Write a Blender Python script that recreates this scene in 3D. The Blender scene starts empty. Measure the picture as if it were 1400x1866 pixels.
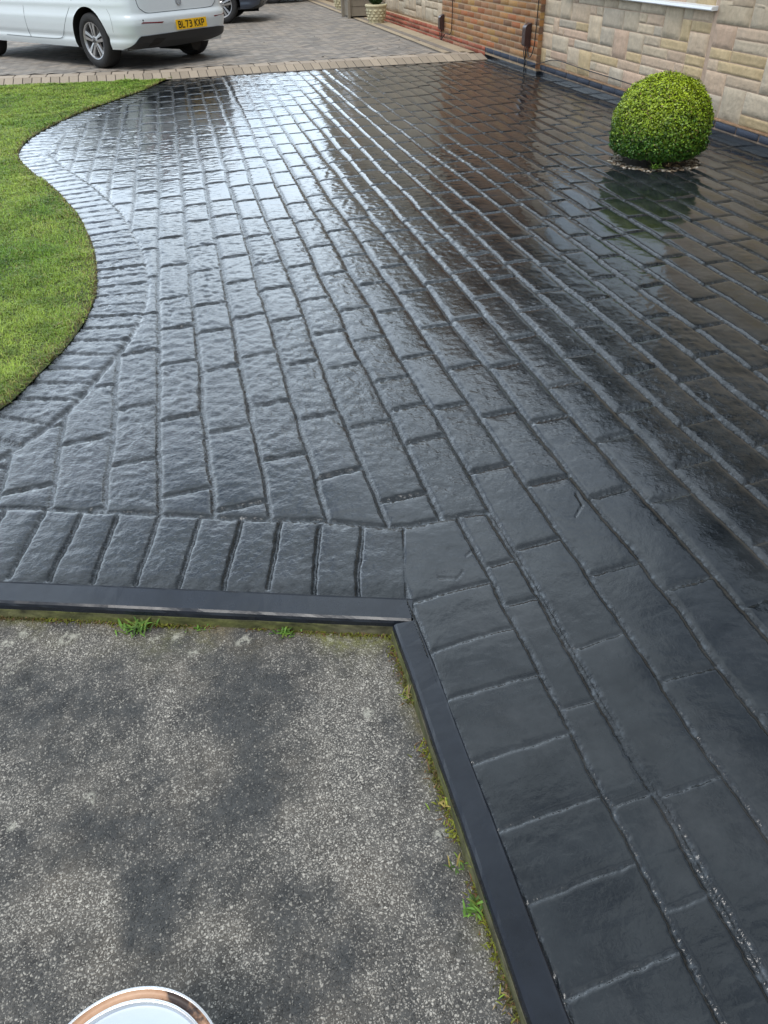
import bpy, math, random
import numpy as np
from mathutils import Matrix, Vector
random.seed(7)
RNG = np.random.default_rng(7)
scene = bpy.context.scene
COL = scene.collection
pi = math.pi

# ------------------------------------------------------------------ camera, world, sun, exposure
CAM_H = 1.38
def make_camera():
    f, pitch, roll, yaw = 1345.0, math.radians(38.0), math.radians(-1.76), math.radians(12.6)
    cy, sy, cp, sp = math.cos(yaw), math.sin(yaw), math.cos(pitch), math.sin(pitch)
    F = Vector((sy*cp, cy*cp, -sp)); R = Vector((cy, -sy, 0)); U = R.cross(F)
    R2 = R*math.cos(roll)+U*math.sin(roll); U2 = -R*math.sin(roll)+U*math.cos(roll)
    cd = bpy.data.cameras.new('camera'); co = bpy.data.objects.new('camera', cd); COL.objects.link(co)
    cd.sensor_fit = 'VERTICAL'; cd.sensor_height = 24.0; cd.lens = 24.0*f/1866.0
    cd.clip_start = 0.02; cd.clip_end = 600
    M = Matrix(((R2.x, U2.x, -F.x, 0), (R2.y, U2.y, -F.y, 0), (R2.z, U2.z, -F.z, CAM_H), (0, 0, 0, 1)))
    co.matrix_world = M
    scene.camera = co
make_camera()
SUN_EL, SUN_AZ = math.radians(64), math.radians(-140)      # azimuth from +y towards +x
def make_world():
    w = bpy.data.worlds.new('World'); scene.world = w; w.use_nodes = True
    nt = w.node_tree; nt.nodes.clear(); N = nt.nodes.new; L = nt.links.new
    out = N('ShaderNodeOutputWorld'); bg = N('ShaderNodeBackground'); L(bg.outputs[0], out.inputs[0])
    sky = N('ShaderNodeTexSky'); sky.sky_type = 'NISHITA'; sky.sun_disc = False
    sky.sun_elevation = SUN_EL; sky.sun_rotation = SUN_AZ; sky.air_density = 1.0; sky.dust_density = 3.0; sky.ozone_density = 1.5
    tc = N('ShaderNodeTexCoord'); mp = N('ShaderNodeMapping'); mp.inputs['Scale'].default_value = (1, 1, 2.2)
    L(tc.outputs['Generated'], mp.inputs[0])
    nz = N('ShaderNodeTexNoise'); nz.inputs['Scale'].default_value = 2.6; nz.inputs['Detail'].default_value = 6; nz.inputs['Roughness'].default_value = .55; nz.inputs['Distortion'].default_value = .3
    L(mp.outputs[0], nz.inputs['Vector'])
    rp = N('ShaderNodeValToRGB'); rp.color_ramp.elements[0].position = .41; rp.color_ramp.elements[0].color = (.24, .24, .24, 1)
    rp.color_ramp.elements[1].position = .58; rp.color_ramp.elements[1].color = (1, 1, 1, 1)
    L(nz.outputs[0], rp.inputs[0])
    mx = N('ShaderNodeMixRGB'); L(rp.outputs[0], mx.inputs[0]); L(sky.outputs[0], mx.inputs[1]); mx.inputs[2].default_value = (8.0, 9.2, 10.3, 1)
    # overcast brightens towards the hidden sun and the horizon below it
    fl = N('ShaderNodeVectorMath'); fl.operation = 'MULTIPLY'; L(tc.outputs['Generated'], fl.inputs[0]); fl.inputs[1].default_value = (1, 1, 2.5)
    nm = N('ShaderNodeVectorMath'); nm.operation = 'NORMALIZE'; L(fl.outputs[0], nm.inputs[0])
    sx = N('ShaderNodeVectorMath'); sx.operation = 'DOT_PRODUCT'; L(nm.outputs[0], sx.inputs[0])
    e2 = math.radians(19); ga = math.radians(-12); sx.inputs[1].default_value = (math.sin(ga)*math.cos(e2), math.cos(ga)*math.cos(e2), math.sin(e2))
    cr = N('ShaderNodeMapRange'); cr.interpolation_type = 'SMOOTHSTEP'; cr.inputs[1].default_value = .42; cr.inputs[2].default_value = 1.0; cr.inputs[3].default_value = .74; cr.inputs[4].default_value = 3.05
    L(sx.outputs['Value'], cr.inputs[0])
    sc_ = N('ShaderNodeVectorMath'); sc_.operation = 'SCALE'; L(mx.outputs[0], sc_.inputs[0]); L(cr.outputs[0], sc_.inputs['Scale'])
    L(sc_.outputs[0], bg.inputs[0]); bg.inputs[1].default_value = 0.10
make_world()
sd = bpy.data.lights.new('sun', 'SUN'); sd.energy = 1.9; sd.angle = math.radians(36); sd.color = (1, .975, .94)
so = bpy.data.objects.new('sun', sd); COL.objects.link(so)
_d = Vector((math.sin(SUN_AZ)*math.cos(SUN_EL), math.cos(SUN_AZ)*math.cos(SUN_EL), math.sin(SUN_EL)))
so.rotation_euler = _d.to_track_quat('Z', 'Y').to_euler()
scene.view_settings.view_transform = 'Standard'; scene.view_settings.look = 'None'
scene.view_settings.exposure = 0.45; scene.view_settings.gamma = 1.0

# ------------------------------------------------------------------ helpers
def tag(o, label=None, cat=None, group=None, kind=None):
    if label: o['label'] = label
    if cat: o['category'] = cat
    if group: o['group'] = group
    if kind: o['kind'] = kind
    return o
def empty(name, loc=(0, 0, 0), rz=0.0):
    o = bpy.data.objects.new(name, None); COL.objects.link(o); o.location = loc; o.rotation_euler = (0, 0, rz)
    o.empty_display_size = .1
    return o
def mesh(name, V, Fc, mat, parent=None, col=None, smooth=False, mats=None, fmat=None):
    """V (n,3), Fc: list of faces or (m,4)/(m,3) array; col: per-vertex rgb(a)"""
    V = np.asarray(V, dtype=np.float32); me = bpy.data.meshes.new(name)
    if isinstance(Fc, np.ndarray) and Fc.ndim == 2:
        m, k = Fc.shape
        me.vertices.add(len(V)); me.vertices.foreach_set('co', V.ravel())
        me.loops.add(m*k); me.loops.foreach_set('vertex_index', Fc.astype(np.int32).ravel())
        me.polygons.add(m); me.polygons.foreach_set('loop_start', np.arange(0, m*k, k, dtype=np.int32))
        me.update(calc_edges=True)
    else:
        me.from_pydata([tuple(map(float, v)) for v in V], [], [tuple(map(int, f)) for f in Fc]); me.update()
    if col is not None:
        col = np.asarray(col, dtype=np.float32)
        if col.shape[1] == 3: col = np.c_[col, np.ones(len(col), np.float32)]
        a = me.color_attributes.new('Col', 'FLOAT_COLOR', 'POINT'); a.data.foreach_set('color', col.astype(np.float32).ravel())
    if smooth: me.polygons.foreach_set('use_smooth', np.ones(len(me.polygons), dtype=bool))
    for mm in (mats or [mat]): me.materials.append(mm)
    if fmat is not None: me.polygons.foreach_set('material_index', np.asarray(fmat, dtype=np.int32))
    o = bpy.data.objects.new(name, me); COL.objects.link(o)
    if parent: o.parent = parent
    return o
class MB:
    def __init__(s): s.v = []; s.f = []; s.c = []; s.cur = (1, 1, 1)
    def add(s, vs, fs):
        n = len(s.v); s.v += [tuple(v) for v in vs]; s.f += [tuple(i+n for i in f) for f in fs]; s.c += [s.cur]*len(vs)
    def box(s, x0, x1, y0, y1, z0, z1, b=0):
        if b:
            X = [x0, x0+b, x1-b, x1]; 
            vs = []; fs = []
            # bevelled box via hull-like rings
            def ring(z, i): return [(x0+i, y0+b if 0 else y0+i, z)]
            r0 = [(x0+b, y0+b, z0), (x1-b, y0+b, z0), (x1-b, y1-b, z0), (x0+b, y1-b, z0)]
            def oct(z): return [(x0+b, y0, z), (x1-b, y0, z), (x1, y0+b, z), (x1, y1-b, z), (x1-b, y1, z), (x0+b, y1, z), (x0, y1-b, z), (x0, y0+b, z)]
            def octi(z): return [(x0+2*b, y0+b, z), (x1-2*b, y0+b, z), (x1-b, y0+2*b, z), (x1-b, y1-2*b, z), (x1-2*b, y1-b, z), (x0+2*b, y1-b, z), (x0+b, y1-2*b, z), (x0+b, y0+2*b, z)]
            rings = [octi(z0), oct(z0+b), oct(z1-b), octi(z1)]
            vs = sum(rings, [])
            for k in range(3):
                for i in range(8): j = (i+1) % 8; fs.append((k*8+i, k*8+j, k*8+8+j, k*8+8+i))
            fs.append(tuple(range(7, -1, -1))); fs.append(tuple(range(24, 32)))
            s.add(vs, fs); return
        vs = [(x, y, z) for z in (z0, z1) for y in (y0, y1) for x in (x0, x1)]
        s.add(vs, [(0, 2, 3, 1), (4, 5, 7, 6), (0, 1, 5, 4), (2, 6, 7, 3), (0, 4, 6, 2), (1, 3, 7, 5)])
    def lathe(s, prof, c=(0, 0, 0), n=32, axis='z', cap=True):
        vs = []
        for r, h in prof:
            for i in range(n):
                t = 2*pi*i/n; a, b = r*math.cos(t), r*math.sin(t)
                vs.append({'z': (c[0]+a, c[1]+b, c[2]+h), 'x': (c[0]+h, c[1]+a, c[2]+b), 'y': (c[0]+a, c[1]+h, c[2]+b)}[axis])
        fs = []
        for k in range(len(prof)-1):
            for i in range(n): j = (i+1) % n; fs.append((k*n+i, k*n+j, k*n+n+j, k*n+n+i))
        if cap: fs.append(tuple(range(n-1, -1, -1))); fs.append(tuple((len(prof)-1)*n+i for i in range(n)))
        s.add(vs, fs)
    def tube(s, pts, r, n=6):
        P = [Vector(p) for p in pts]; vs = []; fs = []
        for i, p in enumerate(P):
            d = (P[min(i+1, len(P)-1)]-P[max(i-1, 0)]).normalized()
            a = d.orthogonal().normalized() if i == 0 else (a-d*a.dot(d)).normalized()
            b = d.cross(a)
            for k in range(n): t = 2*pi*k/n; vs.append(tuple(p+a*(r*math.cos(t))+b*(r*math.sin(t))))
        for i in range(len(P)-1):
            for k in range(n): j = (k+1) % n; fs.append((i*n+k, i*n+j, i*n+n+j, i*n+n+k))
        fs.append(tuple(range(n-1, -1, -1))); fs.append(tuple((len(P)-1)*n+k for k in range(n)))
        s.add(vs, fs)
    def prism(s, poly, fn0, fn1):
        n = len(poly); vs = [fn0(p) for p in poly]+[fn1(p) for p in poly]
        fs = [(i, (i+1) % n, n+(i+1) % n, n+i) for i in range(n)]+[tuple(range(n-1, -1, -1)), tuple(range(n, 2*n))]
        s.add(vs, fs)
    def build(s, name, mat, parent=None, smooth=False, col=False):
        return mesh(name, s.v, s.f, mat, parent, col=np.array(s.c) if col else None, smooth=smooth)

# numpy value noise
def _h(ix, iy, s):
    n = (ix.astype(np.int64)*374761393+iy.astype(np.int64)*668265263+s*1442695041) & 0xffffffff
    n = ((n ^ (n >> 13))*1274126177) & 0xffffffff
    return ((n ^ (n >> 16)) & 0xffff).astype(np.float32)/65535.0
def noise(x, y, s=0):
    x = np.asarray(x, dtype=np.float64); y = np.asarray(y, dtype=np.float64)+0*x
    ix = np.floor(x); iy = np.floor(y); fx = (x-ix).astype(np.float32); fy = (y-iy).astype(np.float32)
    ix = ix.astype(np.int64); iy = iy.astype(np.int64)
    u = fx*fx*fx*(fx*(fx*6-15)+10); v = fy*fy*fy*(fy*(fy*6-15)+10)
    a = _h(ix, iy, s); b = _h(ix+1, iy, s); c = _h(ix, iy+1, s); d = _h(ix+1, iy+1, s)
    return (a+(b-a)*u)*(1-v)+(c+(d-c)*u)*v          # 0..1
def fbm(x, y, s=0, o=3, g=.5):
    r = 0; a = 1; t = 0
    for k in range(o): r = r+a*(noise(x*2**k+k*7.3, y*2**k-k*3.1, s+k)-.5); t += a; a *= g
    return r/t*2
def seg_dist(x, y, a, b):
    dx, dy = b[0]-a[0], b[1]-a[1]; t = np.clip(((x-a[0])*dx+(y-a[1])*dy)/(dx*dx+dy*dy), 0, 1)
    return np.hypot(x-a[0]-t*dx, y-a[1]-t*dy)
def catmull(P, n):
    P = [np.array(p, float) for p in P]; P = [2*P[0]-P[1]]+P+[2*P[-1]-P[-2]]; out = []
    for i in range(1, len(P)-2):
        for k in range(n):
            t = k/n; a, b, c, d = P[i-1:i+3]
            out.append(.5*((2*b)+(c-a)*t+(2*a-5*b+4*c-d)*t*t+(-a+3*b-3*c+d)*t**3))
    out.append(P[-2]); return np.array(out)

# ------------------------------------------------------------------ materials
def M(name, color=(.5, .5, .5), rough=.6, metal=0, spec=.5, coat=0, bump=None, vcol=False, var=None, trans=0, ior=1.5, extra=None):
    """bump: (scale, strength, distance, detail); var: (scale, amount)"""
    m = bpy.data.materials.new(name); m.use_nodes = True; nt = m.node_tree; N = nt.nodes.new; L = nt.links.new
    b = nt.nodes['Principled BSDF']
    b.inputs['Base Color'].default_value = (*color, 1); b.inputs['Roughness'].default_value = rough; b.inputs['Metallic'].default_value = metal
    b.inputs['Specular IOR Level'].default_value = spec; b.inputs['Coat Weight'].default_value = coat; b.inputs['IOR'].default_value = ior
    b.inputs['Transmission Weight'].default_value = trans
    tc = N('ShaderNodeTexCoord'); src = None
    if vcol:
        at = N('ShaderNodeAttribute'); at.attribute_name = 'Col'; src = at.outputs['Color']
    if var:
        nz = N('ShaderNodeTexNoise'); nz.inputs['Scale'].default_value = var[0]; nz.inputs['Detail'].default_value = 5
        nz.inputs['Roughness'].default_value = .65
        L(tc.outputs['Object'], nz.inputs['Vector'])
        mr = N('ShaderNodeMapRange'); mr.inputs[1].default_value = .25; mr.inputs[2].default_value = .75; mr.inputs[3].default_value = 1-var[1]; mr.inputs[4].default_value = 1+var[1]
        L(nz.outputs[0], mr.inputs[0])
        vm = N('ShaderNodeVectorMath'); vm.operation = 'SCALE'; L(mr.outputs[0], vm.inputs['Scale'])
        if src: L(src, vm.inputs[0])
        else: vm.inputs[0].default_value = color
        src = vm.outputs[0]
    if src: L(src, b.inputs['Base Color'])
    if bump:
        nb = N('ShaderNodeTexNoise'); nb.inputs['Scale'].default_value = bump[0]; nb.inputs['Detail'].default_value = bump[3] if len(bump) > 3 else 4
        L(tc.outputs['Object'], nb.inputs['Vector'])
        bp = N('ShaderNodeBump'); bp.inputs['Strength'].default_value = bump[1]; bp.inputs['Distance'].default_value = bump[2]
        L(nb.outputs[0], bp.inputs['Height']); L(bp.outputs[0], b.inputs['Normal'])
    if extra: extra(m, nt, b, tc)
    return m

def wet_extra(m, nt, b, tc):
    N = nt.nodes.new; L = nt.links.new
    at = N('ShaderNodeAttribute'); at.attribute_name = 'Col'            # R groove, G relief mask, B stone tone
    sp = N('ShaderNodeSeparateColor'); L(at.outputs['Color'], sp.inputs[0])
    g = N('ShaderNodeNewGeometry')
    n1 = N('ShaderNodeTexNoise'); n1.inputs['Scale'].default_value = 88; n1.inputs['Detail'].default_value = 2.5; n1.inputs['Roughness'].default_value = .5; n1.inputs['Distortion'].default_value = .6
    n2 = N('ShaderNodeTexNoise'); n2.inputs['Scale'].default_value = 9; n2.inputs['Detail'].default_value = 5
    L(g.outputs['Position'], n1.inputs['Vector']); L(g.outputs['Position'], n2.inputs['Vector'])
    # fine bump, stronger where relief mask / groove is high
    st = N('ShaderNodeMath'); st.operation = 'MULTIPLY_ADD'; L(sp.outputs[1], st.inputs[0]); st.inputs[1].default_value = .62; st.inputs[2].default_value = .035
    st2 = N('ShaderNodeMath'); st2.operation = 'MULTIPLY_ADD'; L(sp.outputs[0], st2.inputs[0]); st2.inputs[1].default_value = .5; L(st.outputs[0], st2.inputs[2])
    n4 = N('ShaderNodeTexNoise'); n4.inputs['Scale'].default_value = 62; n4.inputs['Detail'].default_value = 2; n4.inputs['Roughness'].default_value = .5; n4.inputs['Distortion'].default_value = .8
    L(g.outputs['Position'], n4.inputs['Vector'])
    def mth(op, a, b_=None):
        n_ = N('ShaderNodeMath'); n_.operation = op
        for k_, v_ in enumerate((a, b_)):
            if v_ is None: continue
            if isinstance(v_, (int, float)): n_.inputs[k_].default_value = v_
            else: L(v_, n_.inputs[k_])
        return n_.outputs[0]
    rdg = mth('POWER', mth('MINIMUM', mth('MULTIPLY', mth('ABSOLUTE', mth('SUBTRACT', n4.outputs[0], .5)), 7.0), 1.0), .6)
    hgt = mth('ADD', n1.outputs[0], mth('MULTIPLY', rdg, .30))
    bp = N('ShaderNodeBump'); bp.inputs['Distance'].default_value = .0034; L(st2.outputs[0], bp.inputs['Strength']); L(hgt, bp.inputs['Height'])
    L(bp.outputs[0], b.inputs['Normal'])
    # colour: near black sealed concrete, joints lightened for pale residue and painted-in reflections
    rp = N('ShaderNodeValToRGB'); rp.color_ramp.elements[0].color = (.007, .009, .011, 1); rp.color_ramp.elements[1].color = (.022, .026, .029, 1)
    rp.color_ramp.elements[0].position = .3; rp.color_ramp.elements[1].position = .75
    L(n2.outputs[0], rp.inputs[0])
    n3 = N('ShaderNodeTexNoise'); n3.inputs['Scale'].default_value = 45; n3.inputs['Detail'].default_value = 4
    L(g.outputs['Position'], n3.inputs['Vector'])
    mr = N('ShaderNodeMapRange'); mr.inputs[1].default_value = .5; mr.inputs[2].default_value = .68; L(n3.outputs[0], mr.inputs[0])
    mu = N('ShaderNodeMath'); mu.operation = 'MULTIPLY'; L(mr.outputs[0], mu.inputs[0]); L(sp.outputs[0], mu.inputs[1])
    mx = N('ShaderNodeMixRGB'); L(mu.outputs[0], mx.inputs[0]); L(rp.outputs[0], mx.inputs[1]); mx.inputs[2].default_value = (.065, .078, .09, 1)
    n6 = N('ShaderNodeTexNoise'); n6.inputs['Scale'].default_value = 2.6; n6.inputs['Detail'].default_value = 9; n6.inputs['Roughness'].default_value = .72; L(g.outputs['Position'], n6.inputs['Vector'])
    m6 = N('ShaderNodeMapRange'); m6.inputs[1].default_value = .50; m6.inputs[2].default_value = .72; m6.inputs[4].default_value = .8; L(n6.outputs[0], m6.inputs[0])
    mx6 = N('ShaderNodeMixRGB'); L(m6.outputs[0], mx6.inputs[0]); L(mx.outputs[0], mx6.inputs[1]); mx6.inputs[2].default_value = (.036, .039, .042, 1)
    L(mx6.outputs[0], b.inputs['Base Color'])
    rr = N('ShaderNodeMapRange'); rr.inputs[1].default_value = .3; rr.inputs[2].default_value = .7; rr.inputs[3].default_value = .03; rr.inputs[4].default_value = .12
    L(n2.outputs[0], rr.inputs[0])
    ra = N('ShaderNodeMath'); ra.operation = 'MULTIPLY_ADD'; L(sp.outputs[0], ra.inputs[0]); ra.inputs[1].default_value = .14; L(rr.outputs[0], ra.inputs[2])
    L(ra.outputs[0], b.inputs['Roughness'])
MAT = {}
MAT['wet'] = M('wet_black_concrete', (.02, .02, .025), .12, spec=.58, extra=wet_extra)
MAT['kerb'] = M('sealed_kerb', (.012, .015, .021), .2, spec=.45, bump=(22, .22, .004), var=(7, .4))
def slab_extra(m, nt, b, tc):
    N = nt.nodes.new; L = nt.links.new
    def mr(src, a, b_, c, d):
        n = N('ShaderNodeMapRange'); n.inputs[1].default_value = a; n.inputs[2].default_value = b_; n.inputs[3].default_value = c; n.inputs[4].default_value = d; L(src, n.inputs[0]); return n.outputs[0]
    def ma(op, a, b_=None, c=None):
        n = N('ShaderNodeMath'); n.operation = op
        for k, v in enumerate((a, b_, c)):
            if v is None: continue
            if isinstance(v, (int, float)): n.inputs[k].default_value = v
            else: L(v, n.inputs[k])
        return n.outputs[0]
    def mix(f, a, b_):
        n = N('ShaderNodeMixRGB'); L(f, n.inputs[0])
        for k, v in ((1, a), (2, b_)):
            if isinstance(v, tuple): n.inputs[k].default_value = (*v, 1)
            else: L(v, n.inputs[k])
        return n.outputs[0]
    at = N('ShaderNodeAttribute'); at.attribute_name = 'Col'; sp = N('ShaderNodeSeparateColor'); L(at.outputs['Color'], sp.inputs[0])   # R tone, G moss, B lichen
    g = N('ShaderNodeNewGeometry')
    nw = N('ShaderNodeTexNoise'); nw.inputs['Scale'].default_value = 90; L(g.outputs['Position'], nw.inputs['Vector'])
    mw = N('ShaderNodeMixRGB'); mw.inputs[0].default_value = .010; L(g.outputs['Position'], mw.inputs[1]); L(nw.outputs['Color'], mw.inputs[2])
    tone = sp.outputs[0]; hs = []; col = None
    nb = N('ShaderNodeTexNoise'); nb.inputs['Scale'].default_value = 26; nb.inputs['Detail'].default_value = 8; nb.inputs['Roughness'].default_value = .75; L(g.outputs['Position'], nb.inputs['Vector'])
    n5 = N('ShaderNodeTexNoise'); n5.inputs['Scale'].default_value = 4; n5.inputs['Detail'].default_value = 4; L(g.outputs['Position'], n5.inputs['Vector'])
    mt = mix(mr(nb.outputs[0], .3, .7, 0, 1), (.034, .033, .031), (.118, .111, .099))
    mt2 = mix(mr(n5.outputs[0], .45, .7, 0, .55), mt, (.135, .115, .09))
    col = mix(mr(tone, 0, .8, 0, 1), mix(mr(nb.outputs[0], .3, .7, 0, 1), (.024, .026, .027), (.068, .070, .069)), mt2)
    for sc, thr, keep in ((330, .55, .55), (165, .50, .62)):
        v = N('ShaderNodeTexVoronoi'); v.inputs['Scale'].default_value = sc; L(mw.outputs[0], v.inputs['Vector'])
        cs = N('ShaderNodeSeparateColor'); L(v.outputs['Color'], cs.inputs[0])
        core = mr(v.outputs['Distance'], thr, thr-.22, 0, 1)
        lim = ma('MULTIPLY_ADD', tone, .66, .14)                    # share of pebbles showing bright
        show = ma('MULTIPLY', ma('LESS_THAN', cs.outputs[0], lim), core)
        bright = mix(cs.outputs[1], (.14, .13, .115), (.52, .49, .43))
        amt = ma('MULTIPLY', show, ma('MULTIPLY_ADD', tone, .6, .34))
        col = mix(amt, col, bright); hs.append(ma('MULTIPLY', core, ma('MULTIPLY_ADD', cs.outputs[2], .75, .25)))
    n3 = N('ShaderNodeTexNoise'); n3.inputs['Scale'].default_value = 55; n3.inputs['Detail'].default_value = 5; n3.inputs['Roughness'].default_value = .7; L(g.outputs['Position'], n3.inputs['Vector'])
    mm = ma('MULTIPLY', sp.outputs[1], mr(n3.outputs[0], .35, .6, .15, 1))
    col = mix(mm, col, mix(mr(n5.outputs[0], .4, .6, 0, 1), (.20, .165, .10), (.17, .18, .035)))
    lm = ma('MULTIPLY', sp.outputs[2], mr(n3.outputs[0], .46, .56, 0, 1))
    col = mix(lm, col, (.46, .45, .38))
    L(col, b.inputs['Base Color'])
    hh = ma('MULTIPLY_ADD', hs[0], .45, hs[1])
    bp = N('ShaderNodeBump'); bp.inputs['Strength'].default_value = 1.0; bp.inputs['Distance'].default_value = .0026; L(hh, bp.inputs['Height'])
    L(bp.outputs[0], b.inputs['Normal'])
MAT['slab'] = M('exposed_aggregate', (.12, .12, .11), .75, spec=.35, extra=slab_extra)
MAT['moss_side'] = M('mossy_kerb_side', (.075, .07, .03), .9, bump=(90, .6, .006), vcol=True, var=(30, .5))
MAT['stone'] = M('split_stone', (.4, .35, .3), .85, spec=.3, vcol=True, var=(22, .14), bump=(34, .5, .012, 8))
MAT['mortar'] = M('mortar', (.50, .37, .28), .95, spec=.2, var=(12, .2), bump=(90, .4, .004))
MAT['mortar_pale'] = M('pale_mortar', (.48, .35, .23), .95, spec=.2, var=(12, .2), bump=(90, .4, .004))
MAT['brick'] = M('brick', (.35, .15, .07), .85, spec=.3, vcol=True, var=(70, .22), bump=(120, .5, .004))
MAT['upvc'] = M('white_upvc', (.8, .82, .84), .3, spec=.5, var=(3, .03))
MAT['glass'] = M('window_glass', (.50, .54, .56), .04, spec=.9, ior=1.6)
MAT['roof'] = M('roof_tile', (.12, .07, .05), .8, var=(6, .3), bump=(20, .5, .02))
MAT['soffit'] = M('dark_soffit', (.03, .025, .022), .5)
MAT['render'] = M('rendered_wall', (.45, .4, .33), .9, var=(3, .1))
MAT['brown_plastic'] = M('brown_plastic', (.055, .03, .028), .35, var=(30, .2))
MAT['black_rubber'] = M('black_cable', (.012, .011, .011), .5, var=(20, .2))
MAT['brown_cable'] = M('brown_cable', (.04, .018, .012), .5, var=(20, .2))
MAT['paint'] = M('white_car_paint', (.67, .73, .76), .28, spec=.5, coat=1.0, var=(4, .015))
MAT['paint_dark'] = M('slate_car_paint', (.03, .045, .075), .3, spec=.5, coat=1.0, var=(4, .03))
MAT['paint_black'] = M('black_car_paint', (.012, .013, .016), .3, coat=1.0, var=(4, .03))
MAT['trim'] = M('black_bumper_plastic', (.014, .016, .019), .42, bump=(300, .2, .001))
MAT['tyre'] = M('tyre_rubber', (.018, .018, .019), .75, var=(25, .25), bump=(90, .2, .002))
MAT['alloy'] = M('alloy', (.52, .52, .53), .3, metal=.85, var=(10, .08))
MAT['dark_metal'] = M('dark_metal', (.02, .02, .02), .6, metal=.4)
MAT['disc'] = M('brake_disc', (.2, .19, .18), .4, metal=.8)
MAT['seam'] = M('panel_gap', (.06, .075, .085), .7)
MAT['plate'] = M('plate_yellow', (.85, .5, .015), .35, var=(5, .03))
MAT['plate_ink'] = M('plate_lettering', (.01, .01, .01), .5)
MAT['red_lens'] = M('red_reflector', (.14, .004, .012), .15, spec=.8)
MAT['red_lamp'] = M('red_lamp_lens', (.45, .01, .012), .2, spec=.8)
MAT['carglass'] = M('tinted_glass', (.012, .016, .02), .04, spec=.9)
MAT['leaf'] = M('box_leaf', (.1, .2, .02), .45, spec=.45, vcol=True)
MAT['grass'] = M('grass_blade', (.1, .2, .02), .6, spec=.3, vcol=True)
MAT['turf'] = M('turf_soil', (.05, .07, .018), .95, var=(14, .5), bump=(60, .8, .02))
MAT['soil'] = M('dark_soil', (.035, .026, .018), .95, var=(30, .5), bump=(60, .8, .01))
MAT['twig'] = M('twig', (.2, .15, .1), .8, var=(30, .3))
MAT['pebble'] = M('pebble', (.5, .48, .42), .7, vcol=True, var=(60, .15))
MAT['paver'] = M('block_paving', (.2, .18, .16), .88, spec=.3, vcol=True, var=(50, .14), bump=(150, .4, .002))
MAT['paver_joint'] = M('paving_joint_sand', (.085, .075, .065), .95, var=(20, .3))
MAT['pot'] = M('cream_stone_pot', (.55, .5, .33), .85, vcol=True, var=(30, .2))
MAT['planter'] = M('taupe_planter_board', (.24, .21, .165), .6, var=(12, .1))
MAT['bin'] = M('green_bin_plastic', (.015, .07, .04), .4, var=(6, .1))
MAT['brown_box'] = M('dark_brown_wood', (.03, .018, .015), .6, var=(12, .3))
def tin_extra(m, nt, b, tc):
    N = nt.nodes.new; L = nt.links.new
    nz = N('ShaderNodeTexNoise'); nz.inputs['Scale'].default_value = 14; nz.inputs['Detail'].default_value = 6; nz.inputs['Roughness'].default_value = .6
    L(tc.outputs['Object'], nz.inputs['Vector'])
    rp = N('ShaderNodeValToRGB'); e = rp.color_ramp.elements; e[0].position = .38; e[0].color = (.035, .02, .015, 1); e[1].position = .46; e[1].color = (.42, .24, .14, 1)
    x = e.new(.62); x.color = (.52, .33, .21, 1)
    L(nz.outputs[0], rp.inputs[0]); L(rp.outputs[0], b.inputs['Base Color'])
MAT['tin_ring'] = M('stained_tin_groove', (.5, .25, .1), .45, metal=0, extra=tin_extra)
MAT['tin'] = M('bright_tin', (.72, .72, .72), .22, metal=.9, var=(12, .06))
MAT['tin_lid'] = M('sky_tint_lid', (.46, .54, .64), .35, spec=.5, var=(9, .05), bump=(9, .12, .01))  # pale blue reflection of the sky put into the lid colour

# ------------------------------------------------------------------ plan geometry (metres; x across the drive, y along it towards the neighbour, z up)
WALL_X = 4.27
LAWN = catmull([(-0.02, 11.6), (-0.196, 11.049), (-0.442, 10.349), (-0.797, 9.641), (-1.049, 9.13), (-1.26, 8.522), (-1.398, 7.997), (-1.436, 7.498), (-1.392, 7.106), (-1.224, 6.577), (-1.032, 6.094),
                (-0.899, 5.679), (-0.775, 5.243), (-0.698, 4.869), (-0.639, 4.538), (-0.604, 4.204), (-0.586, 3.873), (-0.594, 3.657), (-0.623, 3.434), (-0.675, 3.212), (-0.744, 3.019), (-0.806, 2.844),
                (-0.868, 2.716), (-1.05, 2.5), (-1.5, 2.3), (-2.4, 2.35), (-4.0, 2.7)], 5)
KA, KB = np.array([0.353, 1.346]), np.array([-0.711, 1.703])          # kerb inner line
KDIR = (KB-KA)/np.linalg.norm(KB-KA); KN = np.array([-KDIR[1], KDIR[0]]); KN = KN if KN[1] > 0 else -KN
def kdist(x, y): return (x-KA[0])*KN[0]+(y-KA[1])*KN[1]
def inside(poly, x, y):
    r = np.zeros(x.shape, bool); n = len(poly)
    for i in range(n):
        x0, y0 = poly[i]; x1, y1 = poly[(i+1) % n]
        c = ((y0 > y) != (y1 > y))
        if y1 != y0: r ^= c & (x < (x1-x0)*(y-y0)/(y1-y0)+x0)
    return r
def edge_y(x):   # near edge of the neighbour's block edging
    return np.interp(x, [-8, -2.218, -1.445, -0.209, 1.067, 2.533, 4.3], [12.1, 11.464, 11.313, 11.118, 11.17, 11.166, 11.154])

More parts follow.
